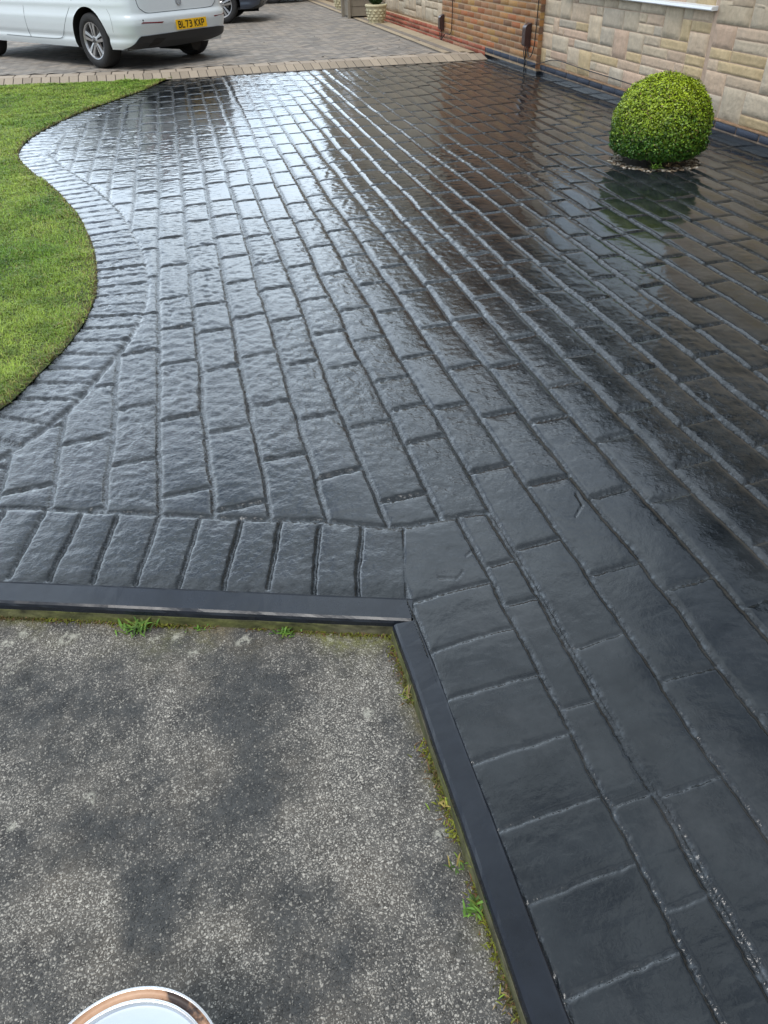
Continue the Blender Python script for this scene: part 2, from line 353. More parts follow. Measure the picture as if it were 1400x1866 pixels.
LINES = sorted([-.622, -.446, -.2815, -.119, .048, .217, .381, .544, .700, .853]+[.853+.163*k for k in range(1, 23)]+[-.622-.165*k for k in range(1, 20)])
TR = {-.446: [3.129, 2.646, 2.255], -.2815: [4.647, 4.164, 3.691, 3.322, 2.964, 2.5, 2.01], -.119: [4.42, 4.007, 3.543, 3.228, 2.839, 2.343, 1.875], .048: [4.171, 3.784, 3.328, 2.906, 2.475, 2.102],
      .217: [3.987, 3.614, 3.226, 2.763, 2.316, 1.933], .381: [4.327, 3.871, 3.406, 3.007, 2.664, 2.194, 1.736], .544: [4.138, 3.694, 3.216, 2.878, 2.49, 2.259, 2.027, 1.575],
      .700: [2.638, 2.209, 1.785, 1.391, 1.005, .6], .853: [2.483, 2.097, 1.654, 1.22, .844]}
def col_joints(i, a):
    r = random.Random(100+i); L = sorted(TR.get(a, []))
    off = 2.2+(i % 2)*.22+r.uniform(-.05, .05)
    if not L: L = [off]
    while L[-1] < 12.5: L.append(L[-1]+r.choice([.36, .40, .43, .46, .49])+r.uniform(-.012, .012))
    while L[0] > -3.5: L.insert(0, L[0]-r.choice([.36, .40, .43, .46])-r.uniform(0, .01))
    return np.array(L)
CJ = [col_joints(i, a) for i, a in enumerate(LINES)]
FRONT = [(-1.6, 2.36), (-0.767, 2.066), (-0.43, 1.952), (-0.103, 1.825), (0.201, 1.733), (0.368, 1.655), (0.44, 1.64), (0.64, 1.648), (0.697, 1.642)]
BJ = [((-0.634, 2.014), (-0.7, 1.723)), ((-0.521, 1.969), (-0.586, 1.681)), ((-0.405, 1.928), (-0.467, 1.641)), ((-0.282, 1.894), (-0.348, 1.6)), ((-0.159, 1.855), (-0.236, 1.556)), ((-0.039, 1.799), (-0.116, 1.515)),
      ((0.076, 1.762), (0.004, 1.487)), ((0.188, 1.704), (0.119, 1.434)), ((0.309, 1.671), (0.23, 1.394)), ((0.425, 1.626), (0.354, 1.35))]
BJ += [((-.634-.118*k, 2.014+.041*k), (-.7-.118*k, 1.723+.041*k)) for k in range(1, 8)]
RC1 = np.array([1.294, 1.118, .967, .802, .651, .503, .347, .2, .05, -.1, -.25, -.4]); RC2 = np.array([1.358, 1.196, .863, .62, .41, .2, 0, -.2])
PIT = (3.345, 5.33, .335)

def relief(X, Y):
    n = X.size; x = X.ravel(); y = Y.ravel()
    wx = .013*(noise(x*5, y*2.4, 11)-.5)+.0065*(noise(x*9+3, y*8, 12)-.5)+.0030*(noise(x*55, y*55, 13)-.5)
    wy = .012*(noise(x*6, y*4, 14)-.5)+.004*(noise(x*45, y*45, 15)-.5)
    xw = x+wx; yw = y+wy; cw = yw-.1*x
    L = np.array(LINES)
    # ----- main field
    i = np.clip(np.searchsorted(L, xw)-1, 0, len(L)-2)
    dv = np.minimum(xw-L[i], L[i+1]-xw)
    dc = np.full(n, 9.0); cell = np.zeros(n, np.int64)
    for k in range(len(L)-1):
        m = i == k
        if not m.any(): continue
        J = CJ[k]; q = np.clip(np.searchsorted(J, cw[m])-1, 0, len(J)-2)
        dc[m] = np.minimum(cw[m]-J[q], J[q+1]-cw[m]); cell[m] = k*97+q
    # ----- right hand strip beside the kerb
    k_ = kdist(x, y)
    r1 = (xw > .352) & (xw < .697) & (yw < 1.645)
    bnd = (x-.354)*(1.626-1.35)-(y-1.35)*(.425-.354) < 0    # left of the (.354,1.35)-(.425,1.626) joint
    band = (k_ > -.02) & ((k_ < .32) | (xw < .43)) & bnd & (y < np.interp(x, [p[0] for p in FRONT], [p[1] for p in FRONT]))
    r1 &= ~band
    L2 = np.array([.357, .595, .690]); i2 = np.clip(np.searchsorted(L2, xw)-1, 0, 1)
    dv2 = np.minimum(np.abs(xw-L2[i2]), np.abs(L2[i2+1]-xw))
    cw2 = cw+.018*(xw-.47)
    dc2 = np.full(n, 9.0)
    m = r1 & (i2 == 0); dc2[m] = np.min(np.abs(cw2[m][:, None]-RC1[None, :]), axis=1)
    m = r1 & (i2 == 1); amp2x = .5; dc2[m] = np.min(np.abs(cw2[m][:, None]-RC2[None, :]), axis=1)
    dv = np.where(r1, dv2, dv); dc = np.where(r1, dc2, dc)
    c_idx = np.zeros(n, np.int64); c_idx[r1] = np.searchsorted(-RC1, -cw2[r1]); cell = np.where(r1, 9000+i2*50+c_idx, cell)
    # ----- front soldier band
    m = band; idx = np.where(m)[0]
    if len(idx):
        xx = xw[idx]; yy = yw[idx]; best = np.full(len(idx), 9.0); cnt = np.zeros(len(idx), np.int64)
        for a, b in BJ:
            best = np.minimum(best, seg_dist(xx, yy, a, b)); cnt += ((xx-b[0])*(a[1]-b[1])-(yy-b[1])*(a[0]-b[0]) > 0)
        dv[idx] = 9; dc[idx] = best; cell[idx] = 7000+cnt
    df = np.full(n, 9.0); mm = (x < .8) & (y < 2.6) & (y > 1.4)
    for a, b in zip(FRONT[:-1], FRONT[1:]): df[mm] = np.minimum(df[mm], seg_dist(xw[mm], yw[mm], a, b))
    # ----- soldier border along the lawn
    mm = (x < .6) & (y > 1.9); idx = np.where(mm)[0]
    dl = np.full(n, 9.0); sl = np.zeros(n)
    P = LAWN; s0 = 0
    if len(idx):
        xx = xw[idx]; yy = yw[idx]; bd = np.full(len(idx), 9.0); bs = np.zeros(len(idx))
        for a, b in zip(P[:-1], P[1:]):
            d = b-a; ln = np.hypot(*d); t = np.clip(((xx-a[0])*d[0]+(yy-a[1])*d[1])/ln**2, 0, 1)
            q = np.hypot(xx-a[0]-t*d[0], yy-a[1]-t*d[1]); u = q < bd; bd = np.where(u, q, bd); bs = np.where(u, s0+t*ln, bs); s0 += ln
        dl[idx] = bd; sl[idx] = bs
    border = (dl < .25) & ~band
    BW = .128
    sj = sl/BW+.25*(noise(np.floor(sl/BW)*1.0, 0*sl, 77)-.5)*0
    dj = np.abs(sj-np.round(sj))*BW
    dv = np.where(border, 9, dv); dc = np.where(border, dj, dc); cell = np.where(border, 5000+np.round(sj-.5).astype(np.int64), cell)
    db = np.where(band, 9, np.abs(dl-.25))
    # ----- joint strength varies from place to place
    amp = .80+.60*noise(x*2.3, y*1.7, 31); amp2 = np.clip(.75+.8*noise(x*4+9, y*4, 32), .8, 1.4)
    near_flat = np.clip((1.75-y)/.6, 0, 1)*np.clip((x-.1)/.3, 0, 1)
    jn = .0022*(noise(x*95, y*95, 41)-.5)+.0014*(noise(x*210, y*210, 42)-.5)
    dv_ = np.abs(dv)+jn; dc_ = np.abs(dc)+jn; df_ = np.abs(df)+jn; db_ = np.abs(db)+jn
    G = lambda d, w: np.exp(-(d/w)**2)
    wv_ = np.clip(.0044+.0016*y, .0046, .0105); fade = 1-.75*np.exp(-((xw-.697)/.03)**2-((yw-.76)/.13)**2)-.5*np.exp(-((xw-.852)/.03)**2-((yw-.95)/.08)**2); gv = G(dv_, wv_)*amp*fade; gc = G(dc_, np.where(border, .0055, .0060)-.0018*near_flat)*amp2*(1.25+.35*np.clip((y-2.5)/2, 0, 1)-.80*near_flat)
    gf = G(df_, .006)*.8; gb = G(db_, np.where(y < 3.4, .0095, .007))*np.where(y < 3.4, 1.35, .75)
    borderweak = np.where(border, np.clip(.9-.16*(y-2.8), .36, .9), 1)
    gc = gc*borderweak
    g = np.maximum(np.maximum(gv, gc), np.maximum(gf, gb))
    ridge = G(dv_, .0032)*.55*amp
    h = -.0062*g*(1-.25*near_flat)+.0016*ridge*(1-near_flat)
    # pillowed edges
    e = np.minimum(np.minimum(dv_, dc_), np.minimum(df_, db_)); h -= .0019*np.exp(-e/.011)*(1-.65*near_flat)*np.where(border, .4, 1)
    h -= .0024*np.exp(-e/.032)*(1-.8*near_flat)*np.where(border, .5, 1)
    # per stone tilt and level
    r_ = lambda s: _h(cell, cell*0+s, 5)-.5
    cx_ = np.where(i >= 0, L[i]+.08, 0)
    plain = ~(band | border); cx_ = np.where(r1, (L2[i2]+L2[i2+1])/2, cx_)
    h += r_(1)*.0022*(1-.6*near_flat)+(x-cx_)*r_(2)*.026*plain*(1-.6*near_flat)
    # slate like surface
    mask = np.clip(.25+1.5*(noise(x*.9+2, y*.7, 51)-.18), .2, 1.15)*(.6+.8*noise(cell*1.37, cell*.0, 52))
    mask = mask*(1-.82*near_flat)*np.clip(.35+y*.35, .4, 1.1)
    mask = mask*(1-.72*np.clip((x-2.0)/.9, 0, 1))
    mask = np.where(band | border, np.maximum(mask, .5)*(1-.7*near_flat), mask)
    a = fbm(x*28+3*noise(x*9, y*9, 3), y*34, 61, 3, .55); rd = 1-np.abs(fbm(x*17+5, y*22+2*noise(x*6, y*6, 4), 65, 3, .5))*2
    mask_g = mask*np.clip(1.35-.11*y, .5, 1)*(1+.15*np.exp(-((y-3.8)/1.8)**2)*np.clip(1.6-.4*x, .3, 1)); h += mask_g*(.0024*a+.0020*rd)+mask*.0015*fbm(x*85, y*85, 69, 2)+near_flat*.0004*fbm(x*20, y*60, 70, 3)
    h += .0012*fbm(x*3, y*3, 71, 2)+.0035*fbm(x*.6, y*.6, 73, 2)
    h -= np.where(band, .006*np.clip((.06-k_)/.06, 0, 1)**1.5, 0)
    # cracks
    for a0, a1 in [((.455, 1.40), (.50, 1.383)), ((.50, 1.383), (.53, 1.41)), ((.93, 1.55), (.98, 1.60)), ((.98, 1.6), (.99, 1.66)), ((.60, 1.50), (.56, 1.47))]:
        mm2 = (np.abs(x-a0[0]) < .15) & (np.abs(y-a0[1]) < .15)
        h[mm2] -= .003*G(seg_dist(xw[mm2], yw[mm2], a0, a1), .002)
    gr = np.clip(np.maximum(gv, gf)*1.0+.5*gc, 0, 1)
    tone = r_(4)+.5
    bm = np.clip(mask, 0, 1)*np.clip(1.2-.2*y, .08, 1)*np.clip(1.7-.6*x, .25, 1)
    return h.reshape(X.shape), gr.reshape(X.shape), bm.reshape(X.shape), tone.reshape(X.shape)

def build_driveway():
    hh = CAM_H; r = [.24]
    while r[-1] < 13.2: r.append(r[-1]+min(.0115, .0021*(r[-1]**2+hh*hh)/hh))
    r = np.array(r)
    a = list(np.radians(np.arange(-180, -30, 2.0)))+list(np.arange(math.radians(-30), math.radians(74), .0020))+list(np.radians(np.arange(74.3, 181, 2.0)))
    a = np.array(a)
    A, R_ = np.meshgrid(a, r); X = R_*np.sin(A); Y = R_*np.cos(A)
    poly = [tuple(p) for p in LAWN]                       # down the lawn curve, then along the kerb and back up the wall
    poly += [tuple(KA+KDIR*5.2)]+[tuple(KA+KDIR*.0)]+[(.352, 1.3), (.352, -1.2), (4.25, -1.2), (4.25, 11.3)]
    e = edge_y(X)
    m = (X > -3) & (X < 4.30) & (Y < e+.12) & (Y > -3) & ((kdist(X, Y) > -.012) | (X > .345))
    idx = np.where(m.ravel())[0]
    P2 = np.array(poly); ins = np.zeros(m.size, bool)
    PL = list(poly)
    ins[idx] = inside(PL, X.ravel()[idx], Y.ravel()[idx])
    # keep a narrow margin under the lawn, edging and kerb
    nr, na = X.shape; I = ins.reshape(nr, na)
    J = I.copy(); J[1:] |= I[:-1]; J[:-1] |= I[1:]; J[:, 1:] |= I[:, :-1]; J[:, :-1] |= I[:, 1:]
    Pd = np.hypot(X-PIT[0], Y-PIT[1]) < PIT[2]*.96
    J &= ~Pd
    q = J[:-1, :-1] & J[1:, :-1] & J[:-1, 1:] & J[1:, 1:]
    ii, jj = np.where(q); v = ii*na+jj
    Fc = np.c_[v, v+na, v+na+1, v+1]
    used = np.unique(Fc); remap = np.full(nr*na, -1, np.int64); remap[used] = np.arange(len(used))
    x = X.ravel()[used]; y = Y.ravel()[used]
    h, g, mk, tn = relief(x, y)
    V = np.c_[x, y, h]; F2 = remap[Fc]
    o = mesh('driveway', V, F2[:, ::-1].copy(), MAT['wet'], col=np.c_[g, mk, tn], smooth=True)
    # check orientation
    n = o.data.polygons[0].normal
    if n.z < 0: o.data.flip_normals()
    tag(o, 'black sealed pattern imprinted concrete driveway, wet looking, in long cobble courses', kind='structure')
build_driveway()

def strip_mesh(path, wdir, prof, name, mat, colf=None, kind='structure', label=None, seg=.02):
    """sweep profile (offset along wdir(out), z) along a straight 2-point path"""
    a, b = np.array(path[0]), np.array(path[1]); n = max(2, int(np.hypot(*(b-a))/seg)); V = []; C_ = []
    for i in range(n+1):
        p = a+(b-a)*i/n
        for k, (o_, z) in enumerate(prof):
            j = .0012*(noise(np.array([i*.7]), np.array([k*3.3]), 5)[0]-.5)+.003*(noise(np.array([i*.11]), np.array([0.]), 15)[0]-.5)
            V.append((p[0]+wdir[0]*(o_+j), p[1]+wdir[1]*(o_+j), z+j*.6)); C_.append(colf(k, i) if colf else (1, 1, 1))
    m = len(prof); Fc = [(i*m+k, i*m+k+1, i*m+m+k+1, i*m+m+k) for i in range(n) for k in range(m-1)]
    Fc += [tuple(range(m)), tuple(range(n*m+m-1, n*m-1, -1))]
    return V, Fc, C_
def kerbs():
    SLAB = -.047
    def two(path, wd, w, nm, lab):
        top = [(-.006, -.02), (-.004, -.002), (0, .0016), (.004, .0005), (w-.010, .0005), (w-.003, -.003), (w, -.010), (w+.001, -.022)]
        V, Fc, C_ = strip_mesh(path, wd, top, 'kerb', MAT['kerb'])
        o = mesh('kerb', V, Fc, MAT['kerb'], smooth=False); tag(o, lab, kind='structure')
        def cf(k, i):
            t = noise(np.array([i*.13]), np.array([k*1.0]), 9)[0]; u = noise(np.array([i*.6]), np.array([k*1.7]), 10)[0]
            base = np.array([.10, .092, .058])*(1-t)+np.array([.085, .095, .02])*t
            return tuple(base*(.45+.9*u)) if k > 0 else (.035, .035, .035)
        side = [(w-.005, -.0215), (w+.0025, -.0222), (w+.003, -.030), (w+.004, -.038), (w+.006, SLAB-.01), (w-.01, SLAB-.03)]
        V, Fc, C_ = strip_mesh(path, wd, side, 'kerb', MAT['moss_side'], cf)
        o2 = mesh('kerb_face', V, Fc, MAT['moss_side'], parent=o, col=np.array(C_)); o2['label'] = 'mossy unpainted face under the black kerb top'
    two([tuple(KA+KDIR*4.6), tuple(KA-KDIR*.018)], -KN, .0795, 'kerb', 'straight black sealed kerb strip along the front soldier band')
    two([(.357, 1.266), (.357, -1.2)], np.array([-1.0, 0]), .0595, 'kerb', 'straight black sealed kerb strip running down the right of the old slab')
kerbs()

# ------------------------------------------------------------------ old concrete slab
def gau(x, y, cx, cy, sx, sy, ang=0):
    c, s = math.cos(ang), math.sin(ang); u = (x-cx)*c+(y-cy)*s; v = -(x-cx)*s+(y-cy)*c
    return np.exp(-(u/sx)**2-(v/sy)**2)
def build_slab():
    xs = np.arange(-3.0, .312, .008); ys = np.arange(-1.2, 2.75, .008); X, Y = np.meshgrid(xs, ys)
    inside_m = (kdist(X, Y) < -.072)
    h = .003*fbm(X*3, Y*3, 81, 2)+.0012*fbm(X*20, Y*20, 83, 2)
    kd = -kdist(X, Y)-.08; xd = .297-X; ed = np.minimum(kd, xd)
    h -= .010*np.exp(-np.clip(xd, 0, 1)/.010)*(.4+noise(X*9, Y*9, 84))+.012*np.exp(-np.clip(kd, 0, 1)/.010)*noise(X*11, Y*11, 85)
    w = fbm(X*7, Y*7, 86, 4, .6)*.16; w2 = fbm(X*5+4, Y*5, 87, 4, .6)*.16
    Xw, Yw = X+w*.6, Y+w2*.6
    d = np.full_like(X, .50)
    for q_ in DARK: d -= .40*q_[0]*np.exp(-((Xw-q_[1])/q_[3])**2-((Yw-q_[2])/q_[4])**2)
    for q_ in LIGHT: d += .62*q_[0]*np.exp(-((Xw-q_[1])/q_[3])**2-((Yw-q_[2])/q_[4])**2)
    n = fbm(X*9, Y*9, 88, 4, .6)
    d = np.clip((d-.5)*1.2+.50+.42*n+.30*fbm(X*34, Y*34, 89, 3), 0.03, .95)
    moss = np.clip(np.exp(-kd/.045)*1.1*(noise(X*13, Y*13, 90)*1.5-.15), 0, .8)+np.clip(np.exp(-kd/.035)*1.2*np.exp(-((X-.2)/.12)**2), 0, .6)
    moss += np.clip(np.exp(-xd/.02)*(noise(X*15, Y*15, 91)*1.3-.2), 0, .6)
    l1 = noise(X*40, Y*40, 92); lp = np.zeros_like(X)
    for cx, cy, rr in LICHEN:
        q = np.hypot(X-cx, Y-cy)+.014*(noise(X*60, Y*60, 93)-.5); lp = np.maximum(lp, np.clip((rr-q)/.004, 0, 1)*.6)
    nr, na = X.shape; q = inside_m[:-1, :-1] & inside_m[1:, :-1] & inside_m[:-1, 1:] & inside_m[1:, 1:]
    ii, jj = np.where(q); v = ii*na+jj; Fc = np.c_[v, v+1, v+na+1, v+na]
    V = np.c_[X.ravel(), Y.ravel(), (h-.047).ravel()]; C_ = np.c_[d.ravel(), np.clip(moss, 0, .85).ravel(), lp.ravel()]
    used = np.unique(Fc); rm = np.full(nr*na, -1, np.int64); rm[used] = np.arange(len(used))
    o = mesh('concrete_slab', V[used], rm[Fc], MAT['slab'], col=C_[used], smooth=True)
    tag(o, 'old weathered exposed aggregate concrete slab with dark algae stains', kind='structure')
DARK = [(1, -0.081, 0.986, 0.103, 0.142), (0.9, -0.124, 1.216, 0.06, 0.128), (0.9, -0.036, 1.282, 0.056, 0.104), (0.8, -0.393, 0.922, 0.148, 0.072), (0.8, -0.252, 0.77, 0.064, 0.073), (0.7, -0.443, 0.864, 0.077, 0.057), (0.6, -0.294, 0.718, 0.072, 0.049), (0.55, 0.002, 0.716, 0.053, 0.042), (0.6, 0.02, 0.56, 0.059, 0.052), (0.5, -0.533, 1.24, 0.092, 0.08), (0.4, 0.018, 0.919, 0.024, 0.051), (0.5, 0.208, 0.999, 0.025, 0.085), (0.5, 0.22, 0.649, 0.032, 0.099), (0.5, -0.063, 0.528, 0.057, 0.033), (0.4, -0.634, 1.35, 0.068, 0.104), (0.6, 0.158, 0.843, 0.021, 0.027), (0.4, -0.343, 1.19, 0.065, 0.063)]
LIGHT = [(1, 0.12, 0.948, 0.097, 0.211), (0.9, 0.001, 0.809, 0.101, 0.057), (0.9, -0.523, 0.756, 0.082, 0.06), (0.7, -0.606, 1.068, 0.048, 0.108), (0.7, -0.242, 1.18, 0.065, 0.093), (0.7, -0.419, 0.672, 0.079, 0.055), (0.8, 0.219, 1.16, 0.054, 0.098), (0.6, -0.138, 0.638, 0.06, 0.055), (0.7, 0.128, 0.673, 0.063, 0.08), (0.6, -0.526, 1.43, 0.142, 0.057), (0.5, 0.038, 0.502, 0.057, 0.049), (0.5, 0.188, 0.509, 0.039, 0.068)]
LICHEN = [(x, y, r) for (x, y), r in zip([(-0.682, 1.501), (-0.65, 1.417), (-0.638, 1.529), (-0.619, 1.333), (-0.607, 1.501), (-0.53, 1.48), (-0.306, 1.42), (-0.497, 1.491), (-0.441, 0.985), (-0.592, 0.967), (-0.244, 1.413), (-0.071, 1.357), (-0.211, 1.347), (0.151, 1.308), (0.261, 0.729), (0.179, 1.053), (-0.085, 1.352)],
          [.022, .02, .014, .014, .012, .022, .018, .012, .016, .012, .014, .016, .014, .02, .013, .012, .012])]
build_slab()
# ground sheet under everything, reaching the horizon
mesh('ground', [(-250, -250, -.13), (250, -250, -.13), (250, 250, -.13), (-250, 250, -.13)], [(0, 1, 2, 3)], MAT['turf'])['kind'] = 'structure'

# ------------------------------------------------------------------ lawn
def blades(P, hgt, wid, cols, lean=.5, bend=.5, rng=RNG, az=None):
    """P (n,3). returns verts, faces (tri+quad as quads) of bent blades"""
    n = len(P); a = rng.uniform(0, 2*pi, n) if az is None else az; l = rng.uniform(.1, 1, n)*lean
    dx, dy = np.cos(a), np.sin(a); sx, sy = -dy, dx
    W = wid*rng.uniform(.7, 1.2, n); Hh = hgt*rng.uniform(.5, 1.25, n)
    mid = P+np.c_[dx*l*Hh*.35, dy*l*Hh*.35, Hh*.6]; tip = P+np.c_[dx*l*Hh*(.9+bend), dy*l*Hh*(.9+bend), Hh*(1-.4*l)]
    s = np.c_[sx*W/2, sy*W/2, 0*sx]
    V = np.stack([P-s, P+s, mid+s*.9, mid-s*.9, tip], axis=1).reshape(-1, 3)
    b = np.arange(n)*5
    F1 = np.c_[b, b+1, b+2, b+3]; F2 = np.c_[b+3, b+2, b+4, b+4]
    C_ = np.repeat(cols, 5, axis=0)
    return V, F1, np.c_[b+3, b+2, b+4], C_
def tri_quad_mesh(name, V, Q, T, mat, col, parent=None):
    me = bpy.data.meshes.new(name); nq, ntr = len(Q), len(T)
    me.vertices.add(len(V)); me.vertices.foreach_set('co', V.astype(np.float32).ravel())
    me.loops.add(nq*4+ntr*3); me.loops.foreach_set('vertex_index', np.concatenate([Q.ravel(), T.ravel()]).astype(np.int32))
    me.polygons.add(nq+ntr); me.polygons.foreach_set('loop_start', np.concatenate([np.arange(nq)*4, nq*4+np.arange(ntr)*3]).astype(np.int32))
    me.update(calc_edges=True)
    a = me.color_attributes.new('Col', 'FLOAT_COLOR', 'POINT'); a.data.foreach_set('color', np.c_[col, np.ones(len(col))].astype(np.float32).ravel())
    me.materials.append(mat); o = bpy.data.objects.new(name, me); COL.objects.link(o)
    if parent: o.parent = parent
    return o
def build_lawn():
    poly = [tuple(p) for p in LAWN[::-1]]; poly = poly[:-3]+[(-.10, 11.15)]
    poly = poly+[(x, float(edge_y(np.array([x]))[0])) for x in (-.3, -.8, -1.445, -2.218, -4, -7)]+[(-7, 2.7)]
    mesh('lawn', [(x, y, .004) for x, y in poly], [tuple(range(len(poly)))], MAT['turf'])['kind'] = 'structure'
    n = 1600000
    # density follows how large the grass shows: more near the viewer
    u = RNG.random(n); y = 2.2+9.4*u**1.35; x = -5.5+RNG.random(n)*6.2
    m = inside(poly, x, y) & (x > -1.5-.24*y) ; x, y = x[m], y[m]
    # distance to the border for scruffy edges
    dl = np.full(len(x), 9.0)
    for a, b in zip(LAWN[:-1], LAWN[1:]): dl = np.minimum(dl, seg_dist(x, y, a, b))
    far = np.clip((y-2.5)/8, 0, 1)
    t = noise(x*3.2, y*2.2, 101); t2 = noise(x*1.1+7, y*.9, 102); t3 = noise(x*9, y*9, 106)
    keep = RNG.random(len(x)) < np.clip(.35+1.5*noise(x*14, y*14, 103), .2, 1); keep &= ~((dl < .03) & (RNG.random(len(x)) < .3*noise(x*20, y*20, 107)+.1))
    x, y, dl, far, t, t2, t3 = [q[keep] for q in (x, y, dl, far, t, t2, t3)]
    P = np.c_[x, y, np.full(len(x), .003)]
    g1 = np.array([.145, .28, .02]); g2 = np.array([.30, .42, .055]); g3 = np.array([.34, .31, .10]); g4 = np.array([.05, .12, .010])
    w = np.clip(1.1*t+.4*t2-.3, 0, 1)[:, None]; col = g1*(1-w)+g2*w
    dn = np.clip((.40-t3)*1.8, 0, .55)[:, None]; col = col*(1-dn)+g4*dn
    dry = (RNG.random(len(x)) < .07+.45*np.exp(-dl/.05)+.12*(t3 > .7))[:, None]; col = np.where(dry, g3*RNG.uniform(.6, 1.15, (len(x), 1)), col)
    col *= RNG.uniform(.45, 1.4, (len(x), 1)); soil = (RNG.random(len(x)) < .8*np.exp(-dl/.014))[:, None]; col = np.where(soil, np.array([.17, .11, .045])*RNG.uniform(.4, 1.2, (len(x), 1)), col)
    hg = (.014+.022*noise(x*7, y*7, 104)**1.4)*(1-.2*np.exp(-dl/.03))*np.where(RNG.random(len(x)) < .02, 1.8, 1); wd = .0019+.0040*far
    V, Q, T, C_ = blades(P, hg, wd, col, lean=1.3, bend=.7)
    o = tri_quad_mesh('grass', V, Q, T, MAT['grass'], C_); tag(o, 'short mown green lawn grass left of the black driveway', 'grass', kind='stuff')
    print('grass blades', len(x))
build_lawn()

# ------------------------------------------------------------------ neighbour's block paving
PZ = .05
def build_paving():
    mesh('paving_bed', [(-14, 11.2, -.02), (4.30, 11.2, -.02), (4.30, 11.3, .03), (4.14, 11.42, PZ-.012), (4.14, 40, PZ-.012), (-14, 40, PZ-.012), (-14, 12.2, PZ-.012), (-2.2, 11.75, PZ-.012), (0, 11.45, PZ-.012), (4.14, 11.42, PZ-.012)][:0] or
         [(-14, 11.7, PZ-.012), (-2.2, 11.7, PZ-.012), (0, 11.4, PZ-.012), (4.12, 11.4, PZ-.012), (4.12, 45, PZ-.012), (-14, 45, PZ-.012)], [(0, 1, 2, 3, 4, 5)], MAT['paver_joint'])['kind'] = 'structure'
    V = []; C_ = []
    def quad(p, c): V.extend(p); C_.extend([c]*4)
    # herringbone blocks at 45 degrees to the wall
    W_, L_, g = .1, .2, .0045; s = math.sqrt(.5)
    def rot(u, v): return (u*s-v*s-2.0, u*s+v*s+17.0)
    bc = [np.array(c) for c in ((.235, .215, .19), (.27, .245, .215), (.205, .19, .172), (.285, .25, .21))]
    R_ = 150
    for i in range(-R_, R_):
        for j in range(-R_, R_):
            k = (i-j) % 4
            if k == 0: r_ = (i*W_, (i+2)*W_, j*W_, (j+1)*W_)        # horizontal block
            elif k == 3: r_ = (i*W_, (i+1)*W_, j*W_, (j+2)*W_)        # vertical block
            else: continue
            cx, cy = rot((r_[0]+r_[1])/2, (r_[2]+r_[3])/2)
            if cx < -7 or cx > 3.66 or cy > 30: continue
            if cy < edge_y(np.array([cx]))[0]+.56: continue
            if cx > 3.66+.0*cy: continue
            pts = [(r_[0]+g, r_[2]+g), (r_[1]-g, r_[2]+g), (r_[1]-g, r_[3]-g), (r_[0]+g, r_[3]-g)]
            c = random.choice(bc)*random.uniform(.86, 1.14); zz = PZ+random.uniform(-.001, .001)
            quad([(*rot(*q_), zz) for q_ in pts], c)
    Fc = np.arange(len(V)).reshape(-1, 4)
    o = mesh('block_paving', V, Fc, MAT['paver'], col=np.array(C_)); tag(o, kind='structure')
    # edging: sloped soldier row, then a stretcher row; the same two by the house
    V = []; C_ = []
    def block(p, c, t=.02):   # p: 4 top corners
        n = len(V) // 4; p = [np.array(q) for q in p]; ctr = sum(p)/4
        ins = [q+(ctr-q)*.05*np.array([1, 1, 0]) for q in p]; lo = [q-np.array([0, 0, .006]) for q in p]
        quad([tuple(q) for q in ins], c)
        for i in range(4): j = (i+1) % 4; quad([tuple(lo[i]), tuple(lo[j]), tuple(ins[j]), tuple(ins[i])], c*.85)
    x = -7.0
    while x < 4.10:
        w = .115; x1 = x+w-.006
        y0 = float(edge_y(np.array([x]))[0]); y1 = float(edge_y(np.array([x1]))[0])
        c = np.array([.31, .26, .20])*random.uniform(.82, 1.15)
        block([(x, y0, .006), (x1, y1, .006), (x1-.01, y1+.245, PZ+.003), (x-.01, y0+.245, PZ+.003)], c)
        x += w
    x = -7.0
    while x < 3.9:
        w = .205; x1 = min(x+w-.008, 3.98); y0 = float(edge_y(np.array([x]))[0])+.255; y1 = float(edge_y(np.array([x1]))[0])+.255
        block([(x, y0, PZ+.003), (x1, y1, PZ+.003), (x1, y1+.25, PZ+.003), (x, y0+.25, PZ+.003)], np.array([.34, .285, .225])*random.uniform(.85, 1.15)); x += w
    y = 11.56
    while y < 30:
        block([(3.67, y, PZ+.003), (3.775, y, PZ+.003), (3.775, y+.2, PZ+.003), (3.67, y+.2, PZ+.003)], np.array([.34, .28, .2])*random.uniform(.9, 1.1))
        c = np.array([.19, .165, .14])
        for k in range(1): block([(3.785, y, PZ+.002), (3.885, y, PZ+.002), (3.885, y+.2, PZ+.002), (3.785, y+.2, PZ+.002)], c*random.uniform(.9, 1.1))
        block([(3.895, y, PZ+.003), (4.10, y, PZ+.003), (4.10, y+.1, PZ+.003), (3.895, y+.1, PZ+.003)], np.array([.36, .29, .2])*random.uniform(.9, 1.1))
        block([(3.895, y+.105, PZ+.003), (4.10, y+.105, PZ+.003), (4.10, y+.2, PZ+.003), (3.895, y+.2, PZ+.003)], np.array([.36, .29, .2])*random.uniform(.9, 1.1))
        y += .208
    o = mesh('paving_edging', V, np.arange(len(V)).reshape(-1, 4), MAT['paver'], col=np.array(C_)); tag(o, kind='structure')
    mesh('edging_bed', [(-7, 11.9, .0), (-2.2, 11.47, .0), (-.2, 11.125, .0), (4.12, 11.16, .0), (4.12, 11.43, PZ-.008), (-.2, 11.40, PZ-.008), (-2.2, 11.74, PZ-.008), (-7, 12.2, PZ-.008)], [(0, 1, 6, 7), (1, 2, 5, 6), (2, 3, 4, 5)], MAT['paver_joint'])['kind'] = 'structure'
    mb = MB(); mb.box(4.12, 4.6, 11.2, 40, -.09, -.01); mb.build('soil_gap', MAT['soil'])['kind'] = 'structure'
    # crumbs of leaf litter
    V = []; Fc = []; r = random.Random(4)
